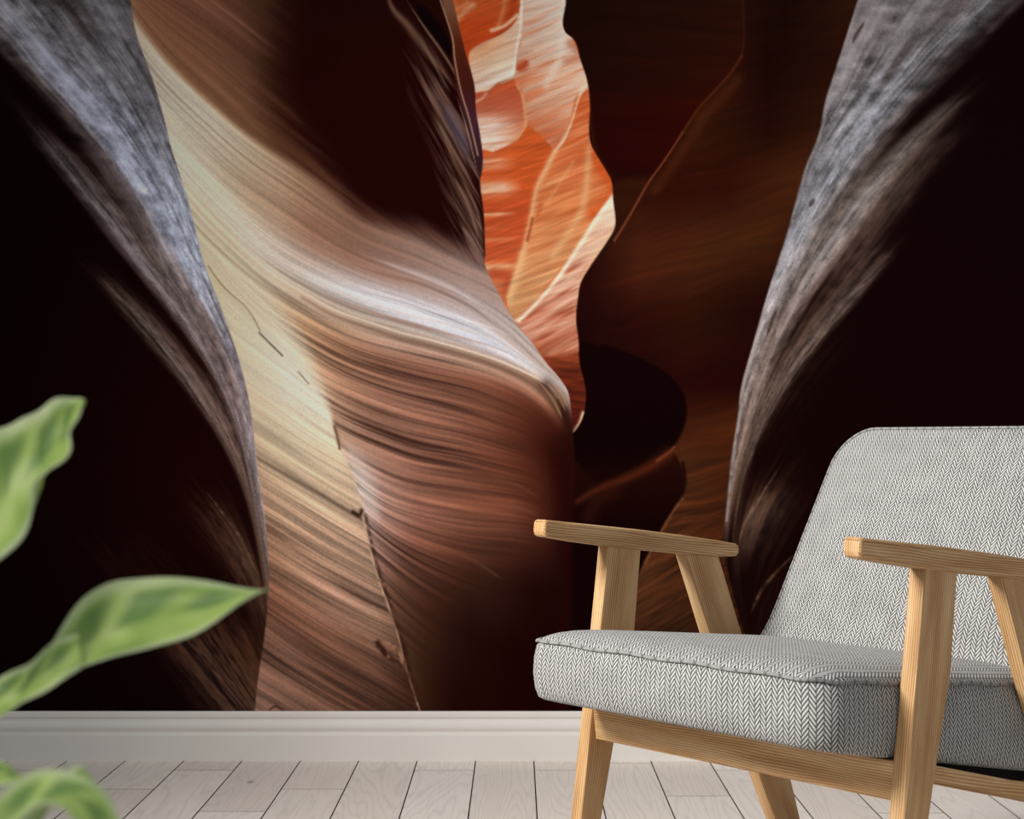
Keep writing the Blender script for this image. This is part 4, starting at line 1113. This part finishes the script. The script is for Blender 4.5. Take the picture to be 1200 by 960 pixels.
def loft(name, rings, uvs, cap_first=True, cap_last=False, mat=None, center=None):
    """rings: list of closed loops of points; uvs: list of functions (ring, i, point)->uv, one per band"""
    b = bmesh.new()
    lay = b.loops.layers.uv.new('UVMap')
    V = [[b.verts.new(p) for p in r] for r in rings]
    n = len(rings[0])
    for r in range(len(rings) - 1):
        fn = uvs[r]
        for i in range(n):
            j = (i + 1) % n
            f = b.faces.new((V[r][i], V[r][j], V[r + 1][j], V[r + 1][i]))
            for lp, (rr, ii) in zip(f.loops, ((r, i), (r, i + 1), (r + 1, i + 1), (r + 1, i))):
                lp[lay].uv = fn(rr, ii, rings[rr][ii % n])
    for flag, row in ((cap_first, V[0]), (cap_last, V[-1])):
        if flag:
            f = b.faces.new(row)
            for lp in f.loops:
                lp[lay].uv = (lp.vert.co.y, lp.vert.co.x)
    bmesh.ops.recalc_face_normals(b, faces=b.faces)
    me = bm_mesh(name, b, True)
    return link(name, me, mat or M_FAB, chair)


def rounded_rect(a0, a1, b0, b1, rads, seg=10, per=26):
    """outline points (a,b) anticlockwise with corner radii (a0b0, a1b0, a1b1, a0b1), dense edges"""
    cs = [((a0, b0), math.pi, rads[0]), ((a1, b0), 1.5 * math.pi, rads[1]), ((a1, b1), 0, rads[2]), ((a0, b1), 0.5 * math.pi, rads[3])]
    pts = []
    for k, ((a, b_), th, r) in enumerate(cs):
        ox = a + r if a == a0 else a - r
        oy = b_ + r if b_ == b0 else b_ - r
        arc = [(ox + r * math.cos(th + t / seg * math.pi / 2), oy + r * math.sin(th + t / seg * math.pi / 2)) for t in range(seg + 1)]
        if pts:
            p, q = pts[-1], arc[0]
            pts += [(p[0] + (q[0] - p[0]) * t / per, p[1] + (q[1] - p[1]) * t / per) for t in range(1, per)]
        pts += arc
    p, q = pts[-1], pts[0]
    pts += [(p[0] + (q[0] - p[0]) * t / per, p[1] + (q[1] - p[1]) * t / per) for t in range(1, per)]
    return pts


def arc_len(pts):
    s = [0.0]
    for p, q in zip(pts, pts[1:] + pts[:1]):
        s.append(s[-1] + math.hypot(q[0] - p[0], q[1] - p[1]))
    return s


def tube(name, pts, r, mat, parent, closed=True, seg=8):
    cu = bpy.data.curves.new(name, 'CURVE')
    cu.dimensions = '3D'
    sp = cu.splines.new('POLY')
    sp.points.add(len(pts) - 1)
    for p, q in zip(sp.points, pts):
        p.co = (*q, 1)
    sp.use_cyclic_u = closed
    cu.bevel_depth = r
    cu.bevel_resolution = 2
    tmp = bpy.data.objects.new(name, cu)
    C.objects.link(tmp)
    dg = bpy.context.evaluated_depsgraph_get()
    me = bpy.data.meshes.new_from_object(tmp.evaluated_get(dg))
    bpy.data.objects.remove(tmp)
    me.materials.clear()
    lay = me.uv_layers.new(name='UVMap')
    for lp in me.loops:
        co = me.vertices[lp.vertex_index].co
        lay.data[lp.index].uv = (co.x + co.y, co.z * 1.3 + co.x)
    me.polygons.foreach_set('use_smooth', [True] * len(me.polygons))
    return link(name, me, mat, parent)


# seat cushion
outl = rounded_rect(-0.030, 0.500, 0.003, 0.560, (0.035, 0.05, 0.05, 0.045))
sl = arc_len(outl)
cu_, cv_ = 0.235, 0.2815


def zb(u):
    return 0.361 - 0.184 * u


def zt(u):
    return 0.4505 - 0.100 * u


def scaled(d):
    """outline moved outwards by d"""
    k = [(1 + d / 0.28) * 1.0] * len(outl)
    return [((u - cu_) * q + cu_, (v - cv_) * q + cv_) for (u, v), q in zip(outl, k)]


rings, fns = [], []
side_lv = [(-0.016, 0.0), (-0.006, 0.012), (0.0, 0.05), (0.004, 0.20), (0.006, 0.45), (0.005, 0.72), (0.002, 0.92), (-0.002, 1.0)]


def uv_side(r, i, p):
    return (sl[i], p.z)


def uv_top(r, i, p):
    return (p.y, p.x)


for d, t in side_lv:
    rings.append([Lc(u, v, zb(u) + (zt(u) - zb(u)) * t) for u, v in scaled(d)])
fns += [uv_side] * (len(side_lv) - 1)
for r in (0.985, 0.96, 0.92, 0.86, 0.78, 0.68, 0.55, 0.4, 0.22, 0.02):
    H = 0.026 * (1 - r ** 7) ** 0.75
    rings.append([Lc((u - cu_) * r + cu_, (v - cv_) * r + cv_, zt((u - cu_) * r + cu_) + H) for u, v in outl])
    fns.append(uv_top)
seat = loft('seat_cushion', rings, fns, True, True)
pip = [Lc(u, v, zt(u) + 0.0005 + 0.0012 * math.sin(i * 0.9)) for i, (u, v) in enumerate(scaled(0.0015))]
tube('piping', pip, 0.0026, M_FAB, seat)
# webbing deck under the cushion
b = bmesh.new()
vs = [b.verts.new(Lc(u, v, w)) for v in (0.026, 0.540) for u, w in ((0.13, 0.3385), (0.46, 0.2805), (0.46, 0.262), (0.13, 0.320))]
for q in ((0, 1, 2, 3), (7, 6, 5, 4), (0, 4, 5, 1), (1, 5, 6, 2), (2, 6, 7, 3), (3, 7, 4, 0)):
    b.faces.new([vs[i] for i in q])
bmesh.ops.recalc_face_normals(b, faces=b.faces)
link('seat_deck', bm_mesh('seat_deck', b, False), mat_webbing(), chair)

# back cushion: local plane p (across) / q (up the recline)
BU, BW = 0.452, 0.375                          # foot of the back's front face
REC = math.atan(0.525)
cr, sr = math.cos(REC), math.sin(REC)
QT = (0.7735 - BW) / cr


def Bk(p, q, n):
    # narrowing towards the top
    ctr = 0.2815
    k = 1 - 0.10 * max(0.0, q) / QT
    flare = 0.026 * max(0.0, 1 - q / 0.11) ** 2
    p = ctr + (p - ctr) * (k + flare / 0.28)
    return Lc(BU + q * sr + n * cr, p, BW + q * cr - n * sr)


bo = rounded_rect(0.016, 0.547, 0.0, QT, (0.02, 0.02, 0.075, 0.075))
bs = arc_len(bo)
bcp, bcq = 0.2815, QT / 2


def bsc(d):
    kx, ky = 1 + d / 0.265, 1 + d / (QT / 2)
    return [((p - bcp) * kx + bcp, (q - bcq) * ky + bcq) for p, q in bo]


rings, fns = [], []
PQ = {}


def add_ring(pq, n_of):
    PQ[len(rings)] = pq
    rings.append([Bk(p, q, n_of(p, q)) for p, q in pq])


def uv_front(r, i, p):
    a = PQ[r][i % len(bo)]
    return (a[0], a[1])


def uv_edge(r, i, p):
    return (bs[i], r * 0.012)


for r in (0.02, 0.25, 0.5, 0.7, 0.85, 0.94, 0.98):
    add_ring([((p - bcp) * r + bcp, (q - bcq) * r + bcq) for p, q in bo], lambda p, q: 0.066)
    fns.append(uv_front)
for d, n in ((-0.003, 0.062), (0.0, 0.05), (0.0015, 0.03), (0.0, 0.008), (-0.003, 0.001)):
    add_ring(bsc(d), lambda p, q, n=n: n)
    fns.append(uv_edge)
for r in (0.975, 0.94, 0.88, 0.78, 0.64, 0.46, 0.25, 0.02):
    H = 0.012 * (1 - r ** 6)
    add_ring([((p - bcp) * r + bcp, (q - bcq) * r + bcq) for p, q in bo], lambda p, q, H=H: -H)
    fns.append(uv_front)
fns = fns[:len(rings) - 1]
back = loft('back_cushion', rings, fns, True, True)
tube('piping', [Bk(p, q, 0.003) for p, q in bsc(0.0005)], 0.0024, M_FAB, back)
# wooden uprights that carry the back
for v in (0.10, 0.44):
    prism('back_upright', [(0.45, 0.245), (0.52 + 0.0, 0.345), (0.735, 0.70), (0.760, 0.70), (0.556, 0.345), (0.485, 0.240)], v, v + 0.024, (0.52, 0, 1), 0.002)

# ------------------------------------------------------------------ potted plant beside the camera's view of the chair
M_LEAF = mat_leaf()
M_STEM = mat_simple('green_stem', srgb(120, 146, 78), srgb(150, 172, 104), 30, 0.5, 0.3)
plant = bpy.data.objects.new('potted_plant', None)
C.objects.link(plant)
DS = 0.8                                        # the plant stands within arm's reach of the camera
PB = Vector((-0.335, 0.62, 0.0))
plant.location = PB
tag(plant, 'potted plant with wavy pale-edged green leaves on the floor before the mural', 'plant')


def leaf(top, bottom, ztop, zbot, bulge=0.006, n=26, m=9, world=True):
    """blade between two outlines given as photo pixels (base to tip) with their distances; bulge lifts the middle"""
    def path(pts, zs):
        Q = smooth_poly([(p[0], p[1]) for p in pts], 8, False)
        t = np.linspace(0, len(Q) - 1, n)
        X = np.interp(t, np.arange(len(Q)), Q[:, 0])
        Y = np.interp(t, np.arange(len(Q)), Q[:, 1])
        Z = np.interp(np.linspace(0, 1, n), np.linspace(0, 1, len(zs)), zs)
        return [P3(a, b_, z * DS) for a, b_, z in zip(X, Y, Z)]
    A, B = path(top, ztop), path(bottom, zbot)
    return blade(A, B, bulge, m)


def blade(A, B, bulge, m=9):
    n = len(A)
    b = bmesh.new()
    lay_ = b.loops.layers.uv.new('UVMap')
    G = []
    for i in range(n):
        ax = (A[min(i + 1, n - 1)] + B[min(i + 1, n - 1)] - A[max(i - 1, 0)] - B[max(i - 1, 0)])
        cr_ = (B[i] - A[i])
        nr = ax.cross(cr_)
        nr = nr.normalized() if nr.length > 1e-9 else Vector((0, -1, 0))
        if nr.y > 0:
            nr = -nr
        w = cr_.length
        row = []
        for j in range(m):
            t = j / (m - 1)
            fold = -abs(t - 0.5) * 2 + 1                         # crease at the midrib
            wave = 0.0008 * math.sin(i * 0.55 + j * 0.5)
            p = A[i].lerp(B[i], t) - nr * (bulge * (1 - (2 * t - 1) ** 2) * min(1, w / 0.03)) - nr * wave + nr * (0.0012 * max(0, 1 - abs(t - 0.5) * 5))
            row.append(b.verts.new(p - PB))
        G.append(row)
    for i in range(n - 1):
        for j in range(m - 1):
            f = b.faces.new((G[i][j], G[i][j + 1], G[i + 1][j + 1], G[i + 1][j]))
            for lp, (ii, jj) in zip(f.loops, ((i, j), (i, j + 1), (i + 1, j + 1), (i + 1, j))):
                lp[lay_].uv = (ii / (n - 1), jj / (m - 1))
    bmesh.ops.recalc_face_normals(b, faces=b.faces)
    me = bm_mesh('leaf', b, True)
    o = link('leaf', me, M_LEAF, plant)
    so = o.modifiers.new('thickness', 'SOLIDIFY')
    so.thickness = 0.0007
    return o


def petiole(pts, radii, parent):
    """tapered stalk through world points"""
    Q = [Vector(p) - PB for p in pts]
    b = bmesh.new()
    prev = None
    for i, q in enumerate(Q):
        d = (Q[min(i + 1, len(Q) - 1)] - Q[max(i - 1, 0)]).normalized()
        a = d.orthogonal().normalized() if prev is None else (prev - d * prev.dot(d)).normalized()
        prev = a
        c2 = d.cross(a)
        ring = [b.verts.new(q + (a * math.cos(k * math.pi / 4) + c2 * math.sin(k * math.pi / 4)) * radii[i]) for k in range(8)]
        if i:
            for k in range(8):
                b.faces.new((last[k], last[(k + 1) % 8], ring[(k + 1) % 8], ring[k]))
        else:
            b.faces.new(ring[::-1])
        last = ring
    b.faces.new(last)
    bmesh.ops.recalc_face_normals(b, faces=b.faces)
    return link('stalk', bm_mesh('stalk', b, True), M_STEM, parent)


def bez(p0, p1, p2, n=10):
    return [p0 * (1 - t) ** 2 + p1 * 2 * t * (1 - t) + p2 * t * t for t in (k / (n - 1) for k in range(n))]


STEM = [PB + Vector(q) for q in ((0, 0, 0.24), (0.004, 0, 0.42), (0.008, 0.002, 0.56), (0.012, 0.004, 0.70))]
petiole(STEM, [0.008, 0.0075, 0.0065, 0.005], plant).name = 'stem'
# blade that reaches across the picture
leaf([(34, 790), (54, 762), (78, 726), (102, 700), (130, 683), (158, 677), (195, 676), (235, 681), (275, 688), (313, 691)],
     [(44, 816), (70, 794), (104, 778), (136, 768), (164, 764), (196, 756), (226, 744), (256, 725), (284, 706), (313, 692)],
     [0.80, 0.825, 0.83, 0.825, 0.82], [0.80, 0.79, 0.79, 0.80, 0.82], 0.008)
# winged leaf base under it
leaf([(-40, 812), (-10, 800), (20, 785), (40, 772), (66, 752), (92, 742)], [(-40, 862), (-14, 846), (12, 834), (36, 820), (66, 802), (96, 784)], [0.79, 0.80, 0.80], [0.775, 0.78, 0.795], 0.006)
j0 = P3(-30, 836, 0.79 * DS)
petiole(bez(j0, Vector((-0.29, 0.63, 0.62)), STEM[1]), [0.0045] * 10, plant)
# upper leaf, tip curling up
leaf([(-75, 560), (-40, 528), (-10, 506), (14, 496), (36, 487), (52, 474), (70, 467), (88, 465), (98, 469)],
     [(-75, 700), (-40, 680), (-8, 660), (22, 638), (34, 618), (37, 596), (38, 572), (56, 554), (73, 540), (83, 524), (82, 508), (92, 490), (99, 472)],
     [0.78, 0.79, 0.80, 0.80], [0.74, 0.765, 0.775, 0.80], 0.010, n=44)
petiole(bez(P3(-72, 640, 0.76 * DS), Vector((-0.285, 0.615, 0.68)), STEM[2]), [0.004] * 10, plant)
# low arching leaf close to the lens
leaf([(-60, 985), (-30, 955), (0, 931), (24, 915), (48, 902), (76, 900), (104, 912), (124, 932), (140, 962), (150, 1000)],
     [(-60, 1040), (-30, 1000), (0, 972), (20, 958), (44, 944), (68, 944), (86, 956), (102, 978), (116, 1004), (150, 1010)],
     [0.64, 0.63, 0.62], [0.60, 0.60, 0.61], 0.006)
petiole(bez(P3(-58, 1012, 0.62 * DS), Vector((-0.27, 0.53, 0.50)), STEM[0]), [0.004] * 10, plant)
# small tips behind the arching leaf
leaf([(60, 925), (72, 908), (86, 900), (100, 902), (116, 926)], [(62, 930), (80, 930), (94, 930), (106, 934), (118, 930)], [0.70, 0.70], [0.69, 0.69], 0.002, n=14, m=7)
petiole(bez(P3(62, 927, 0.70 * DS), P3(-20, 1040, 0.70 * DS), STEM[0]), [0.0022] * 10, plant)
leaf([(-70, 930), (-40, 905), (-12, 892), (12, 898), (24, 914)], [(-70, 960), (-40, 945), (-12, 925), (8, 916), (24, 916)], [0.70, 0.71], [0.69, 0.70], 0.004, n=14, m=7)
petiole(bez(P3(-68, 946, 0.70 * DS), Vector((-0.29, 0.59, 0.52)), STEM[0]), [0.0025] * 10, plant)


# leaves on the side of the plant that the photograph cuts off
def free_leaf(base, tip, width, droop):
    base, tip = Vector(base), Vector(tip)
    d = (tip - base)
    side = d.cross(Vector((0, 0, 1))).normalized()
    A, B = [], []
    for i in range(18):
        t = i / 17
        w = width * math.sin(math.pi * min(1, t * 0.97 + 0.02)) ** 0.8 * (1.15 - 0.5 * t)
        c = base + d * t + Vector((0, 0, droop * (t - t * t) * 4))
        A.append(c + side * w * 0.5)
        B.append(c - side * w * 0.5)
    return blade(A, B, 0.004, 7)


for st_i, dx, dy, dz, wd in ((3, -0.10, -0.08, 0.09, 0.055), (3, -0.13, 0.06, 0.06, 0.06), (3, 0.01, 0.12, 0.09, 0.05), (2, -0.16, 0.01, 0.05, 0.06), (2, -0.05, -0.15, 0.04, 0.06), (2, -0.06, 0.15, 0.03, 0.06), (1, -0.15, -0.07, 0.05, 0.065), (1, -0.12, 0.11, 0.03, 0.06)):
    s_ = STEM[st_i]
    b0 = s_ + Vector((dx, dy, dz)) * 0.35
    petiole([s_, s_.lerp(b0, 0.5) + Vector((0, 0, 0.006)), b0], [0.0035, 0.003, 0.0025], plant)
    free_leaf(b0, s_ + Vector((dx, dy, dz)) * 1.15, wd, 0.012)
# pot
prof_pot = [(0.0, 0.0), (0.085, 0.0), (0.092, 0.006), (0.118, 0.215), (0.127, 0.22), (0.128, 0.262), (0.124, 0.266), (0.116, 0.262), (0.112, 0.235), (0.0, 0.232)]
b = bmesh.new()
SEG = 40
R_ = []
for r, z in prof_pot:
    R_.append([b.verts.new((r * math.cos(k / SEG * 2 * math.pi), r * math.sin(k / SEG * 2 * math.pi), z)) for k in range(SEG)] if r else [b.verts.new((0, 0, z))])
for a, c2 in zip(R_, R_[1:]):
    for k in range(SEG):
        q = [a[k % len(a)], a[(k + 1) % len(a)], c2[(k + 1) % len(c2)], c2[k % len(c2)]]
        b.faces.new(list(dict.fromkeys(q)))
bmesh.ops.recalc_face_normals(b, faces=b.faces)
link('pot', bm_mesh('pot', b, True), mat_simple('white_ceramic', srgb(214, 210, 204), srgb(224, 221, 216), 12, 0.35, 0.4), plant)
b = bmesh.new()
bmesh.ops.create_circle(b, cap_ends=True, radius=0.111, segments=40, matrix=Matrix.Translation((0, 0, 0.2445)))
bmesh.ops.subdivide_edges(b, edges=b.edges[:], cuts=2, use_grid_fill=True)
for v in b.verts:
    v.co.z += random.uniform(-0.002, 0.003)
link('soil', bm_mesh('soil', b, True), mat_simple('potting_soil', srgb(48, 36, 28), srgb(84, 66, 52), 160, 0.95, 0.05), plant)
